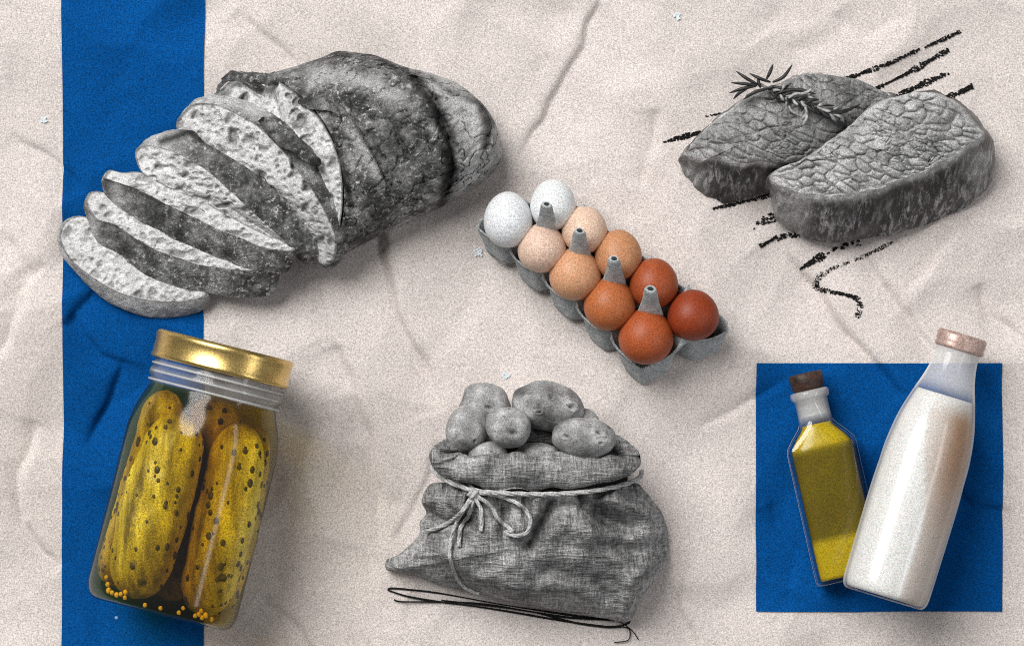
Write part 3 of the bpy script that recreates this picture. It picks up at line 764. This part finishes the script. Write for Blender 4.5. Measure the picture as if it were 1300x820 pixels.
# ------------------------------------------------------------------ egg carton and eggs
Lc = np.array([(645, 279), (688, 315), (730, 348), (774, 386), (820, 427)], float)
Rc = np.array([(702, 260), (742, 292), (785, 324), (830, 360), (880, 400)], float)
pl = [np.polyfit(range(5), Lc[:, k], 2) for k in (0, 1)]; pr = [np.polyfit(range(5), Rc[:, k], 2) for k in (0, 1)]
RIM_H = 48.0
def cpos(a, b, z):
    """carton coordinates (cell, row, height above rim) -> drawing units"""
    a = np.asarray(a, float); b = np.asarray(b, float); z = np.asarray(z, float)
    x = np.polyval(pl[0], a) * (1 - b) + np.polyval(pr[0], a) * b
    y = np.polyval(pl[1], a) * (1 - b) + np.polyval(pr[1], a) * b
    return np.stack([x, y + 6 - z * .80, RIM_H + z * 1.0 if True else 0], -1)
carton = thing('egg_carton', 'grey moulded pulp carton holding ten eggs in two rows', 'egg carton', (762, 350, 0))
na, nb_ = 260, 110
A, B = np.meshgrid(np.linspace(-.5, 4.5, na), np.linspace(-.5, 1.5, nb_), indexing='ij')
A, B = A.ravel(), B.ravel()
ca = np.clip(np.round(A), 0, 4); cb_ = np.clip(np.round(B), 0, 1)
da, db = np.abs(A - ca), np.abs(B - cb_)
dd = (da ** 7 + db ** 7) ** (1 / 7)
Zc = -44 + 44 * np.clip((dd - .30) / .17, 0, 1)
# saddles and raised tips between neighbouring cups
tips = [(k + .5, -.42) for k in range(4)] + [(k + .5, 1.42) for k in range(4)] + [(-.42, .5), (4.42, .5)]
for (a, b) in tips:
    Zc += 17 * np.exp(-(((A - a) / .20) ** 2 + ((B - b) / .26) ** 2))
side_dip = np.minimum(np.minimum(A + .5, 4.5 - A), np.minimum(B + .5, 1.5 - B))
Zc -= 5 * sstep(.08, .0, side_dip)
tow = np.zeros_like(A)
for k in range(4):
    dk = np.hypot((A - k - .5) * 1.0, (B - .5) * 1.0)
    tow = np.maximum(tow, np.clip((.34 - dk) / .34, 0, 1) * 22)
Zc = np.maximum(Zc, tow - 10 + 0 * A) if False else Zc + tow * .5
G = cpos(A, B, Zc); G[:, 2] += 0
# rounded corners of the rim
keep = np.ones(len(A), bool)
for (a0, b0, sa, sb) in ((-.5, -.5, -1, -1), (-.5, 1.5, -1, 1), (4.5, -.5, 1, -1), (4.5, 1.5, 1, 1)):
    ea = (A - (a0 - sa * .36)) * sa; eb = (B - (b0 - sb * .36)) * sb
    keep &= ~((ea > 0) & (eb > 0) & (np.hypot(ea, eb) > .365))
for k in range(4):      # notches between the cups along the long sides
    for b0, sb in ((-.5, 1), (1.5, -1)):
        keep &= ~(((np.abs(A - k - .5)) < .14 - ((B - b0) * sb) * .9) & ((B - b0) * sb < .13))
G += np.c_[vn(G, 8, 61), vn(G, 8, 62), vn(G, 8, 63)] * .8
Fg = [q_ for q_ in grid_faces(na, nb_) if keep[list(q_)].all()]
lo = G.copy(); lo[:, 2] -= 3.0; lo[:, 1] += 1.8
Vt = np.concatenate([G, lo]); nG = len(G)
from collections import Counter
ec = Counter()
for q_ in Fg:
    for k in range(4):
        e = (q_[k], q_[(k + 1) % 4]); ec[tuple(sorted(e))] += 1
Ft = list(Fg) + [tuple(i + nG for i in q_[::-1]) for q_ in Fg]
for q_ in Fg:
    for k in range(4):
        e = (q_[k], q_[(k + 1) % 4])
        if ec[tuple(sorted(e))] == 1: Ft.append((e[1], e[0], e[0] + nG, e[1] + nG))
mesh('tray', W(Vt), Ft, M_pulp, carton)
for k in range(4):
    th = np.linspace(0, 2 * np.pi, 20, endpoint=False); prof = [(.25, -6), (.19, 8), (.145, 21), (.125, 32), (.11, 38), (.09, 40.5), (.055, 40.5), (.042, 37), (.04, 29)]
    V = np.concatenate([cpos(k + .5 + r * np.sign(np.cos(th)) * np.abs(np.cos(th)) ** .8, .5 + .9 * r * np.sign(np.sin(th)) * np.abs(np.sin(th)) ** .8, np.full(20, float(z))) for r, z in prof])
    V += np.c_[vn(V, 6, 71 + k), vn(V, 6, 72), vn(V, 6, 73)] * .7
    V[:, 2] = RIM_H + 12 + 1.3 * (V[:, 2] - RIM_H)
    to = mesh('tower', W(V), grid_faces(len(prof), 20, True), M_pulp, carton)
    hp = cpos(k + .5 + .05 * np.cos(th), .5 + .045 * np.sin(th), np.full(20, 40.9))
    hp[:, 2] = RIM_H + 12 + 1.3 * 40.9 + .2; mesh('tower_hole', W(hp), [tuple(range(20))], M_hole, to)  # dark disc over the opening paints the shade inside it

def ellipsoid(c, rx, ry, rzz, ang=0, n=40, m=56, egg=0, axis=(0, 1)):
    th = np.linspace(0, np.pi, n); ph = np.linspace(0, 2 * np.pi, m, endpoint=False)
    T_, P_ = np.meshgrid(th, ph, indexing='ij')
    x = np.sin(T_) * np.cos(P_); y = np.sin(T_) * np.sin(P_); z = np.cos(T_)
    return np.c_[x.ravel(), y.ravel(), z.ravel()], grid_faces(n, m, True)
EGGS = [  # cell, row, colour, radius x, y, label
    (0, 0, (.70, .72, .74), 31, 34, 'white egg at the end of the row facing the potato sack'),
    (0, 1, (.72, .74, .75), 29, 31, 'white egg at the end of the row facing the steaks'),
    (1, 0, (.66, .47, .37), 31, 30, 'pale pinkish egg next to a white egg, in the row facing the sack'),
    (1, 1, (.70, .50, .38), 29, 29, 'pale cream egg next to a white egg, in the row facing the steaks'),
    (2, 0, (.58, .30, .165), 33, 32, 'light tan egg in the middle of the row facing the potato sack'),
    (2, 1, (.50, .235, .115), 30, 31, 'tan egg in the middle of the row facing the steaks'),
    (3, 0, (.42, .125, .040), 33, 32.5, 'orange brown egg, fourth from the white egg in the row facing the sack'),
    (3, 1, (.33, .070, .020), 31, 31, 'reddish brown egg, fourth from the white egg in the row facing the steaks'),
    (4, 0, (.37, .080, .022), 35, 34, 'large orange brown egg at the dark end of the row facing the sack'),
    (4, 1, (.26, .040, .010), 33, 31, 'darkest red brown egg, last in the row facing the steaks'),
]
for a, b, col, rx, ry, lab in EGGS:
    ctr = (Lc if b == 0 else Rc)[a]
    u, f = ellipsoid(0, 1, 1, 1)
    ry = ry * 1.05; yy = u[:, 1]; taper = 1 - .07 * np.clip(-yy, -1, 1)
    V = np.c_[ctr[0] + u[:, 0] * rx * taper, ctr[1] + yy * ry, RIM_H + 9 + u[:, 2] * rx * taper]
    o = mesh('egg', W(V), f, mat_egg('eggshell_%d%d' % (a, b), col), origin=W([(ctr[0], ctr[1], RIM_H + 9 - rx)])[0])
    tag(o, lab, 'egg', 'eggs in the carton')

# ------------------------------------------------------------------ pickle jar
class Axis:
    """a frame lying on the sheet: along = axis direction in the picture, side = to the right of it"""
    def __init__(s, base, up, h0, h1, L): s.b = np.array(base, float); s.u = np.array(up, float) / np.linalg.norm(up); s.r = np.array((-s.u[1], s.u[0])); s.h0, s.h1, s.L = h0, h1, L
    def at(s, side, t, d):
        side, t, d = np.broadcast_arrays(np.asarray(side, float), np.asarray(t, float), np.asarray(d, float))
        xy = s.b + side[..., None] * s.r + t[..., None] * s.u
        h = s.h0 + (s.h1 - s.h0) * t / s.L + d
        return np.concatenate([xy, h[..., None]], -1).reshape(-1, 3)
def lathe(ax, prof, m=72, sec=None, capends=True):
    th = np.linspace(0, 2 * np.pi, m, endpoint=False); V = []
    for k, (r, t) in enumerate(prof):
        c, s_ = np.cos(th), np.sin(th)
        if sec is not None:
            hw, hd, n = sec[k]; c = np.sign(c) * np.abs(c) ** (2 / n); s_ = np.sign(s_) * np.abs(s_) ** (2 / n)
            V.append(ax.at(hw * c, t, hd * s_))
        else: V.append(ax.at(r * c, t, r * s_))
    V = np.concatenate(V); F = grid_faces(len(prof), m, True)
    if capends:
        F.append(tuple(range(m))[::-1]); F.append(tuple((len(prof) - 1) * m + k for k in range(m)))
    return V, F
def smooth_prof(p, n): 
    return [tuple(a) for a in cr(np.array(p, float), n)]
UPJ = (.242, -.970)
base_j = np.array((.970, .242)) * 384.5 + np.array((.242, -.970)) * -708.5
JA = Axis(base_j, UPJ, 98.5, 98.5, 353)
jar = thing('pickle_jar', 'glass jar of pickles with a gold screw lid, lying across the blue strip edge', 'jar', (base_j[0] + 40, base_j[1] - 170, 0))
gp = smooth_prof([(60, 3), (80, 0.5), (91, 5), (97, 18), (98, 40), (98, 130), (98, 210), (96.8, 234), (92, 257), (85, 276), (81.5, 287), (81.5, 291), (86, 296), (87, 301), (84, 305), (82.5, 312), (82, 322)], 70)
v, f = lathe(JA, gp, 96, capends=False); f = list(f); f.append(tuple(range(96))[::-1])
jt = np.repeat([a[1] for a in gp], 96); jth = np.tile(np.linspace(0, 2 * np.pi, 96, endpoint=False), len(gp))
mesh('glass', W(v), flip(f), M_glass, jar, attr={'painted_white': .01 + sstep(280, 292, jt) * (.09 + .08 * np.sin(jt * .75))})
for tt in (288, 299, 309):
    v, f = tube(JA.at(84.5 * np.cos(np.linspace(0, 2 * np.pi, 97)), tt + np.linspace(0, 2, 97), 84.5 * np.sin(np.linspace(0, 2 * np.pi, 97))), 1.6, 8, False)
    mesh('glass_thread', W(v), f, M_glass_milk, jar, attr={'painted_white': np.full(len(v), .30)})
bp = smooth_prof([(55, 5), (79, 3.5), (89, 8), (95.5, 20), (97.2, 44), (97.2, 210), (96, 234), (91, 257), (84, 276), (80.5, 286)], 46)
v, f = lathe(JA, bp, 72); mesh('brine', W(v), flip(f), M_brine, jar)
lp = [(83, 317), (87.5, 317), (89.5, 319), (89.8, 322), (88.6, 324), (88.4, 340), (88.8, 344), (89.6, 347), (88, 351.5), (84, 353), (80, 351.5), (40, 351)]
v, f = lathe(JA, lp, 96, capends=False); f = list(f); f.append(tuple((len(lp) - 1) * 96 + k for k in range(96)))
lid = mesh('lid', W(v), flip(f), M_gold, jar)
def pickle(p0, p1, r, label, seed, bend=6):
    p0, p1 = np.array(p0, float), np.array(p1, float)
    n, m = 60, 48; t = np.linspace(0, 1, n); L = np.linalg.norm(p1 - p0)
    cen = p0 + (p1 - p0) * t[:, None]; side = np.array((.97, .242, 0)); cen += side * (np.sin(np.pi * t) * bend)[:, None]
    e = r / L * .95
    e *= 1.25; prof = r * np.where(t < e, np.sqrt(np.clip(1 - ((e - t) / e) ** 2.0, 0, 1)), np.where(t > 1 - e, np.sqrt(np.clip(1 - ((t - 1 + e) / e) ** 1.9, 0, 1)), 1)) * (1 - .07 * np.cos(2 * np.pi * t))
    v, f = tube(cen, np.maximum(prof, .5), m)
    th = np.tile(np.linspace(0, 2 * np.pi, m, endpoint=False), n)
    cv = np.repeat(cen, m, axis=0); out = v - cv
    rib = np.cos(th * 9 + seed) * .024 + fbm(v, 30, seed, 3) * .06 + np.maximum(0, vn(v, 7, seed + 5)) * .03
    v = cv + out * (1 + rib)[:, None]
    o = mesh('pickle', W(v), f, M_pickle, origin=W([(p0 + p1) / 2])[0])
    tag(o, label, 'pickle', 'pickles packed in the jar')
    r_ = np.random.default_rng(seed); parts = []
    for k in range(70):
        tk = .05 + .9 * r_.random(); a = r_.random() * np.pi * 1.15 - .08 * np.pi
        i = int(tk * (n - 1)); j = int((a % (2 * np.pi)) / (2 * np.pi) * m) % m
        c = v[i * m + j]; nrm = c - cen[i]; nrm = nrm / (np.linalg.norm(nrm) + 1e-6)
        u, ff = ellipsoid(0, 1, 1, 1, n=7, m=9)
        sx = 1.7 + 2.8 * r_.random() ** 1.5
        loc = u * np.array([sx, sx * 1.35, sx])
        loc = loc - np.outer(loc @ nrm, nrm) * .62
        parts.append((c + loc, ff))
    vv, ff = merge(parts)
    w_ = mesh('wart', W(vv), ff, M_wart, o); w_['kind'] = 'stuff'
    return o
def ja(s, t, d): return JA.at(s, t, d)[0]
pickle(ja(-37, 12, 34), ja(-31, 256, 34), 41, 'large uncovered pickle over the blue strip side of the jar', 401, -3)
pickle(ja(50, 12, 18), ja(45, 262, 24), 36, 'uncovered pickle on the bare paper side of the jar', 431, 4)
pickle(ja(2, 20, -44), ja(6, 290, -30), 38, 'dark pickle deep in the jar, between the two uncovered pickles', 461)
pickle(ja(70, 24, -16), ja(60, 262, -14), 25, 'slim pickle pressed against the jar wall on the bare paper side', 521)
pickle(ja(-69, 20, -6), ja(-57, 280, -4), 28, 'slim pickle pressed against the jar wall over the blue strip', 491)
SE = [(-72, 22, 40), (-64, 13, 46), (-58, 12, 50), (-69, 15, 34), (-53, 14, 52), (-47, 11, 56), (-48, 18, 55), (-76, 30, 34), (0, 9, 64), (24, 9, 60), (28, 16, 62), (45, 10, 54), (49, 13, 52), (54, 10, 50), (58, 14, 48), (51, 18, 50), (66, 11, 40), (-20, 8, 64)]
for k, (s_, t_, d_) in enumerate(SE):
    d_ = min(d_, math.sqrt(max(80 ** 2 - s_ ** 2, 0)) * .93)
    u, f = ellipsoid(0, 1, 1, 1, n=10, m=14); r_ = 2.5 + rnd.random() * 1.5
    c = ja(s_, t_, d_); v = c + u * np.array([r_, r_ * 1.1, r_]) * (1 + .12 * vn(u, .6, k))[:, None]
    o = mesh('mustard_seed', W(v), f, M_seed, origin=W([c])[0])
    tag(o, 'round yellow mustard seed at the bottom of the pickle jar', 'seed', 'mustard seeds in the jar')

# ------------------------------------------------------------------ oil bottle
UO = np.array((-.22, -.975)); RO = np.array((.975, -.22))
base_o = RO * 893.0 + UO * (-956 * -1) * -1
OA = Axis(base_o, UO, 31, 31, 270)
oilb = thing('oil_bottle', 'square glass bottle of golden oil with a dark stopper, on the blue patch', 'bottle', (base_o[0] - 28, base_o[1] - 125, 0))
osec = [(0, 40, 26, 6), (1.5, 43.5, 29, 7), (6, 45, 30.5, 8), (60, 45, 30.5, 8), (150, 45, 30.5, 8), (172, 45, 30.5, 8), (178, 43.5, 30, 7), (190, 34, 26, 5), (201, 24, 22.5, 3), (207, 21.5, 21, 2.2), (214, 21, 21, 2), (234, 21, 21, 2), (236, 24, 24, 2), (239, 25, 25, 2), (243, 25, 25, 2), (246, 23.5, 23.5, 2), (246.5, 19, 19, 2), (236, 18, 18, 2), (214, 17.5, 17.5, 2)]
v, f = lathe(OA, [(0, a[0]) for a in osec], 96, [a[1:] for a in osec], False); f = list(f); f.append(tuple(range(96))[::-1])
ot = np.repeat([a[0] for a in osec], 96); oth = np.tile(np.linspace(0, 2 * np.pi, 96, endpoint=False), len(osec))
mesh('glass', W(v), flip(f), M_glass_oil, oilb, attr={'painted_white': .34 * sstep(203, 214, ot) * (.55 + .45 * np.abs(np.sin(oth))) + .9 * sstep(.96, .99, np.abs(np.cos(oth))) * (ot < 205)})  # bright edge lines and pale neck painted in as white
isec = [(9, 32, 20, 4), (5, 36.5, 24, 3.4), (9, 38.5, 26, 3.2), (40, 39, 27, 3.2), (60, 39, 27, 3.2), (150, 39, 27, 3.2), (170, 39, 27, 3.2), (176, 37.5, 26, 3.2), (187, 30, 22, 3), (197, 21, 19, 2.5), (203, 18, 17.5, 2)]
isec = [tuple(a) for a in cr(np.array(isec, float), 44)]
v, f = lathe(OA, [(0, a[0]) for a in isec], 72, [a[1:] for a in isec])
tt = np.repeat([a[0] for a in isec], 72)
mesh('oil', W(v), flip(f), M_oil, oilb, attr={'deep': np.clip(sstep(62, 50, tt) + sstep(168, 178, tt), 0, 1)})
cp = [(15, 228), (16.8, 230), (18, 240), (18.2, 247), (20.5, 250), (22, 266), (20, 268.5), (10, 269)]
v, f = lathe(OA, cp, 40); mesh('stopper', W(v), flip(f), M_cork, oilb)

# ------------------------------------------------------------------ milk bottle
UM = np.array((.29, -.957)); RM = np.array((.957, .29))
base_m = RM * 1293.5 + UM * (-402)
MA = Axis(base_m, UM, 108, 66, 345)
milkb = thing('milk_bottle', 'round glass bottle of white milk with a brown cap, leaning over the oil bottle', 'bottle', (base_m[0] + 48, base_m[1] - 160, 0))
mp = smooth_prof([(36, 2), (48, 0), (54, 4), (56.5, 14), (57, 40), (57.5, 128), (56.5, 165), (55.5, 195), (50.5, 232), (41.5, 265), (33.5, 290), (29.5, 308), (27.5, 326), (28.5, 328), (30.5, 330), (30.5, 334), (28, 336)], 76)
v, f = lathe(MA, mp, 80, capends=False); f = list(f); f.append(tuple(range(80))[::-1]); mt = np.repeat([a[1] for a in mp], 80); mth = np.tile(np.linspace(0, 2 * np.pi, 80, endpoint=False), len(mp))
mesh('glass', W(v), flip(f), M_glass_milk, milkb, attr={'painted_white': .38 * sstep(262, 290, mt) + .5 * sstep(.9, .99, np.abs(np.cos(mth)))})
kp = smooth_prof([(30, 4), (46, 3.5), (51.5, 8), (53.5, 22), (54, 45), (54.4, 128), (53.4, 165), (52.4, 195), (47.4, 232), (42.5, 250), (39, 262), (36.5, 270)], 60)
v, f = lathe(MA, kp, 80)
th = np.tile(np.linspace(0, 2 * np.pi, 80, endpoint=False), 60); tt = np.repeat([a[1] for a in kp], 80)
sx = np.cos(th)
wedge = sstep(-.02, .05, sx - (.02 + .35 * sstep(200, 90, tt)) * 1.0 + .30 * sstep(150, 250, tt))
beige = np.clip(wedge * (.30 + .65 * sstep(-.1, .7, sx)) * (.45 + .55 * sstep(60, 210, tt)) * sstep(272, 240, tt), 0, 1)  # beige past the wedge line paints in the bottle's reflection and shading
mesh('milk', W(v), flip(f), M_milk, milkb, attr={'beige': np.clip(beige, 0, 1)})
cp = [(29, 329), (31.8, 330), (32.4, 334), (31.2, 336), (31.8, 338), (32.4, 347), (30.5, 350.5), (10, 351)]
v, f = lathe(MA, cp, 56); mesh('cap', W(v), flip(f), M_cap, milkb)

# ------------------------------------------------------------------ sack of potatoes
sack = thing('burlap_sack', 'grey burlap sack tied with pale twine, its rolled mouth full of potatoes', 'sack', (680, 690, 0))
body = [(556, 612, 62), (542, 620, 40), (535, 636, 22), (541, 650, 22), (533, 663, 12), (530, 680, 8), (506, 704, 4), (491, 711, 3), (492, 724, 2), (515, 727, 2), (568, 744, 2), (612, 755, 2), (656, 766, 2), (726, 777, 2),
        (765, 785, 2), (796, 789, 2), (807, 776, 2), (814, 759, 2), (836, 732, 3), (847, 706, 4), (848, 680, 6), (840, 649, 14), (823, 629, 34), (806, 613, 62), (770, 618, 88), (720, 622, 98), (669, 624, 100), (603, 620, 88)]
nS, rS = 420, 110
R = cr(np.array(body, float), nS, True); cS = np.array((690., 690.))
r = (np.arange(0, rS + 1) / rS)
V = []
for k in range(rS + 1):
    xy = cS + (R[:, :2] - cS) * r[k]
    h = R[:, 2] + (118 - R[:, 2]) * np.clip(1 - r[k] ** 2.3, 0, 1) ** .62
    V.append(np.c_[xy, h])
V = np.concatenate(V); rr = np.repeat(r, nS)
# gathers radiating from the tie, long soft folds and sags
dtie, _, ttie = pdist(V, [(556, 608), (603, 622), (669, 627), (720, 625), (770, 620), (806, 611)])
ga = vn(np.c_[ttie * 300, dtie * .15], 15, 81) + .6 * vn(np.c_[ttie * 300, dtie * .2], 8, 82)
V[:, 2] += ga * 20 * np.exp(-dtie / 42) * sstep(0, 8, dtie)
for line, A_, w_ in (([(700, 640), (690, 665), (672, 690)], -10, 9), ([(735, 632), (765, 660), (800, 670)], -12, 10), ([(760, 690), (800, 696), (840, 690)], -8, 9), ([(795, 780), (800, 745), (825, 720)], 9, 10),
                     ([(600, 650), (640, 690), (650, 740)], 6, 22), ([(545, 650), (565, 662), (590, 660)], -9, 7), ([(500, 712), (550, 712), (585, 735)], -7, 10), ([(560, 700), (600, 735), (680, 755)], 7, 14),
                     ([(535, 638), (560, 632), (580, 645)], 8, 9), ([(640, 650), (642, 700)], -6, 10), ([(700, 720), (760, 745), (790, 775)], -8, 14), ([(830, 655), (800, 640), (770, 634)], 8, 9), ([(720, 665), (770, 690), (800, 730)], 8, 16)):
    d, _, _ = pdist(V, line); V[:, 2] += 2.2 * A_ * np.exp(-(d / w_) ** 2)
V[:, 2] += (fbm(V, 60, 83, 3) * 14 + fbm(np.c_[V[:, 0] * .5 + V[:, 1] * .3, V[:, 1]], 22, 88, 2) * 4 + fbm(V, 16, 84, 2) * 1.6) * sstep(1.0, .86, rr)
V[:, 2] = np.maximum(V[:, 2], 1.0)
V[:, :2] += np.c_[vn(V, 14, 85), vn(V, 14, 86)] * 1.2
Fs = grid_faces(rS + 1, nS, True)
SKV = V
mesh('body', W(V), flip(Fs), M_burlap, sack)
# back of the sack, lying on the sheet under the mouth
bk = []
for x, y in ((572, 640), (566, 600), (574, 572), (610, 560), (680, 556), (750, 560), (786, 572), (796, 600), (790, 640), (750, 660), (680, 664), (610, 660)):
    bk.append((x, y, 34, x, y, 2))
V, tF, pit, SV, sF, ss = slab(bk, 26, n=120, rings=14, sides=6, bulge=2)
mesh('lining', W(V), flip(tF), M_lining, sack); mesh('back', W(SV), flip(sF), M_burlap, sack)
nt, nf = 300, 40
th = np.linspace(0, 2 * np.pi, nt, endpoint=False); ph = np.linspace(0, 2 * np.pi, nf, endpoint=False)
V = []
for t in th:
    fr = (math.sin(t) + 1) / 2
    sag = 3 * math.sin(3 * t + .7) + 3 * float(vn(np.array([[math.cos(t) * 90, math.sin(t) * 60]]), 24, 91)[0])
    cx, cy, ch = 679 + 118 * math.cos(t), 577 + 23 * math.sin(t) + sag * fr, 58 + 62 * fr ** .8
    a_r = 12 + 12 * fr ** 1.2 + (1.5 * math.sin(7 * t)); a_h = 14 + 6 * fr
    dx, dy = math.cos(t), math.sin(t); l = math.hypot(dx * .7, dy) ; dx, dy = dx * .7 / l, dy / l
    if abs(math.cos(t)) > .9: a_r = a_r * .95
    for p_ in ph: V.append((cx + dx * a_r * math.cos(p_), cy + dy * a_r * math.cos(p_), ch + a_h * math.sin(p_)))
V = np.array(V)
tk = np.repeat(th, nf); V[:, 2] += (vn(np.c_[tk * 60, np.tile(ph, nt) * 5], 11, 92) * 8 + vn(np.c_[tk * 60, np.tile(ph, nt) * 5], 26, 93) * 8)
V[:, 1] += vn(V, 20, 94) * 3.5; V[:, 0] += vn(V, 20, 95) * 2
idx = list(range(nt)); Fc = []
for i in range(nt):
    for j in range(nf):
        a, b = i * nf + j, i * nf + (j + 1) % nf; c, d = ((i + 1) % nt) * nf + (j + 1) % nf, ((i + 1) % nt) * nf + j
        Fc.append((a, b, c, d))
mesh('rolled_mouth', W(V), Fc, M_burlap, sack)
CFV = V

def potato(cx, cy, rx, ry, ang, rzz, h, label, seed, eyes):
    u, f = ellipsoid(0, 1, 1, 1, n=60, m=80)
    d = 1 + .09 * vn(u, .9, seed) + .06 * vn(u, .5, seed + 1) + .012 * fbm(u, .2, seed + 2, 3)
    eye = np.zeros(len(u))
    for (ex, ey, es) in eyes:
        ez = math.sqrt(max(0, 1 - ex * ex - ey * ey)); dd_ = np.linalg.norm((u - np.array([ex, ey, ez])) * np.array([1, 1.4, 1]), axis=1)
        g = np.exp(-(dd_ / es) ** 2); d -= .10 * g; d += .05 * np.exp(-((dd_ - es * 1.7) / (es * .7)) ** 2); eye = np.maximum(eye, np.exp(-(dd_ / (es * .6)) ** 2))
    p = u * d[:, None] * np.array([rx, ry, rzz])
    c, s_ = math.cos(ang), math.sin(ang)
    v = np.c_[cx + p[:, 0] * c - p[:, 1] * s_, cy + p[:, 0] * s_ + p[:, 1] * c, h + p[:, 2]]
    o = mesh('potato', W(v), f, M_potato, origin=W([(cx, cy, max(h - rzz, 0))])[0], attr={'eye': eye})
    tag(o, label, 'potato', 'potatoes in the sack mouth')
potato(618, 514, 33, 28, .3, 27, 62, 'potato outside the rolled edge, behind the smooth upright potato', 501, [(.1, .1, .12)])
potato(592, 546, 31, 28, 1.9, 28, 84, 'smooth upright potato at the end of the sack mouth above the bow', 511, [(.3, -.5, .08)])
potato(645, 542, 30, 27, .35, 27, 122, 'small round potato with a bruised face in the middle of the sack mouth', 521, [(.25, .2, .22), (-.3, -.4, .07)])
potato(694, 516, 46, 32, .16, 34, 82, 'largest potato in the sack mouth, farthest from the bow', 531, [(.72, -.15, .13), (-.2, .3, .06), (.1, -.4, .06)])
potato(738, 556, 41, 27, .10, 28, 120, 'oval potato with deep eyes hanging over the rolled sack edge', 541, [(-.48, .0, .10), (.55, -.35, .13), (.62, .15, .08)])
potato(622, 578, 25, 17, .1, 22, 92, 'potato peeking over the rolled edge below the small bruised potato', 551, [(.1, -.3, .08)])
potato(684, 577, 28, 15, 0, 20, 96, 'potato mostly sunk in the sack, showing only a rim beside the oval potato', 561, [])
potato(742, 534, 20, 16, .4, 18, 66, 'barely visible potato behind the oval potato', 571, [])

# twine
AV = np.concatenate([SKV, CFV])
def onsurf(pts, lift=4.5, extra=None):
    p = cr(np.array(pts, float), max(30, int(len(pts) * 14)))
    h = np.array([np.max(SKV[np.argsort((SKV[:, 0] - a) ** 2 + (SKV[:, 1] - b) ** 2)[:6], 2]) for a, b in p[:, :2]])
    k = np.ones(7) / 7; h = np.convolve(np.pad(h, 3, mode='edge'), k, 'valid')
    z = h + lift + (np.interp(np.linspace(0, 1, len(p)), np.linspace(0, 1, len(extra)), extra) if extra else 0)
    return np.c_[p[:, :2], z]
def rope(path, rad):
    p = cr(path, max(40, int(np.sum(np.linalg.norm(np.diff(path, axis=0), axis=1)) / 1.6)))
    n = len(p); t = np.gradient(p, axis=0); t /= np.linalg.norm(t, axis=1)[:, None]
    a = np.cross(t, (0, 0, 1.0)); a /= np.linalg.norm(a, axis=1)[:, None] + 1e-9; b = np.cross(a, t)
    L = np.r_[0, np.cumsum(np.linalg.norm(np.diff(p, axis=0), axis=1))]
    parts = []
    for k in range(3):
        th_ = L / (rad * 3.1) + k * 2 * np.pi / 3
        parts.append(tube(p + (np.cos(th_)[:, None] * a + np.sin(th_)[:, None] * b) * rad * .5, rad * .62, 7))
    return merge(parts)
tw = thing('twine', 'pale twisted twine tied in a bow round the neck of the burlap sack', 'string', (605, 628, 90))
def sz(x, y): return (480 + x / 2.277, 460 + y / 2.277)
v, f = rope(np.array([(548, 592, 30), (551, 598, 62), (560, 606, 88), (576, 614, 104), (601, 622, 118), (640, 626, 126), (700, 627, 128), (745, 624, 124), (780, 618, 110), (803, 611, 88), (813, 605, 60), (815, 598, 30)], float), 3.0)
mesh('wrap', W(v), f, M_twine, tw)
LO = {'loop': [[(278, 378), (240, 355), (207, 335), (203, 318), (228, 318), (256, 342), (278, 370)], [(285, 375), (350, 386), (415, 415), (440, 455), (428, 492), (395, 500), (368, 490), (388, 486), (350, 455), (325, 415), (290, 388)]],
      'loose_end': [[(272, 385), (240, 432), (195, 468), (138, 488)], [(280, 388), (298, 430), (298, 488)], [(276, 392), (262, 440), (238, 480), (234, 532)]],
      'hanging_strand': [[(270, 395), (225, 465), (207, 540), (218, 600), (248, 648), (292, 668)]]}
for nm, ls in LO.items():
    for l in ls:
        path = onsurf([sz(*q_) for q_ in l], 5, [16, 8, 3, 3, 5, 12] if nm == 'loop' else [16, 4, 1, 0])
        v, f = rope(path, 2.6 if nm != 'hanging_strand' else 2.2); mesh(nm, W(v), f, M_twine, tw)
kn = sz(276, 380); u, f = ellipsoid(0, 1, 1, 1, n=20, m=26)
u = u * (1 + .18 * np.sin(u[:, :1] * 6 + u[:, 1:2] * 5)); v = np.array([kn[0], kn[1], 126]) + u * np.array([8, 7, 7]); mesh('knot', W(v), f, M_twine, tw)

# black threads below the sack
TH = [[(493, 750), (500, 747), (560, 754), (640, 769), (720, 780), (765, 786), (800, 789)], [(494, 750), (530, 760), (600, 770), (690, 784), (745, 792), (780, 795), (800, 790), (790, 783)], [(500, 761), (515, 764), (600, 766), (680, 778), (730, 790), (770, 796), (797, 797), (798, 812), (780, 815)],
      [(560, 762), (640, 772), (720, 783), (780, 788), (800, 798), (811, 812)]]
LT = ['thin black thread lying nearest the sack bottom, ending in the tangle', 'thin black thread that loops back on itself at the tangled end', 'thin black thread farthest from the sack, with a curl at its tangled end', 'short thin black thread whose tip sticks out beyond the tangle']
for k, l in enumerate(TH):
    p = cr(np.array(l, float), 140); wd = .9 + .5 * vn(np.c_[p[:, 0], p[:, 1] * 0 + k * 50], 60, 3)
    z = paper_h(p) + 1.5 + k * .9
    v, f = tube(np.c_[p, z], np.maximum(wd, .5), 6)
    w_ = np.c_[(v[:, 0] - 650) * S, (410 - v[:, 1]) * S, v[:, 2] * S]
    tag(mesh('black_thread', w_, f, M_thread, origin=w_.mean(0)), LT[k], 'thread', 'black threads under the sack')

for o in list(bpy.data.objects):
    if '_o' in o: del o['_o']
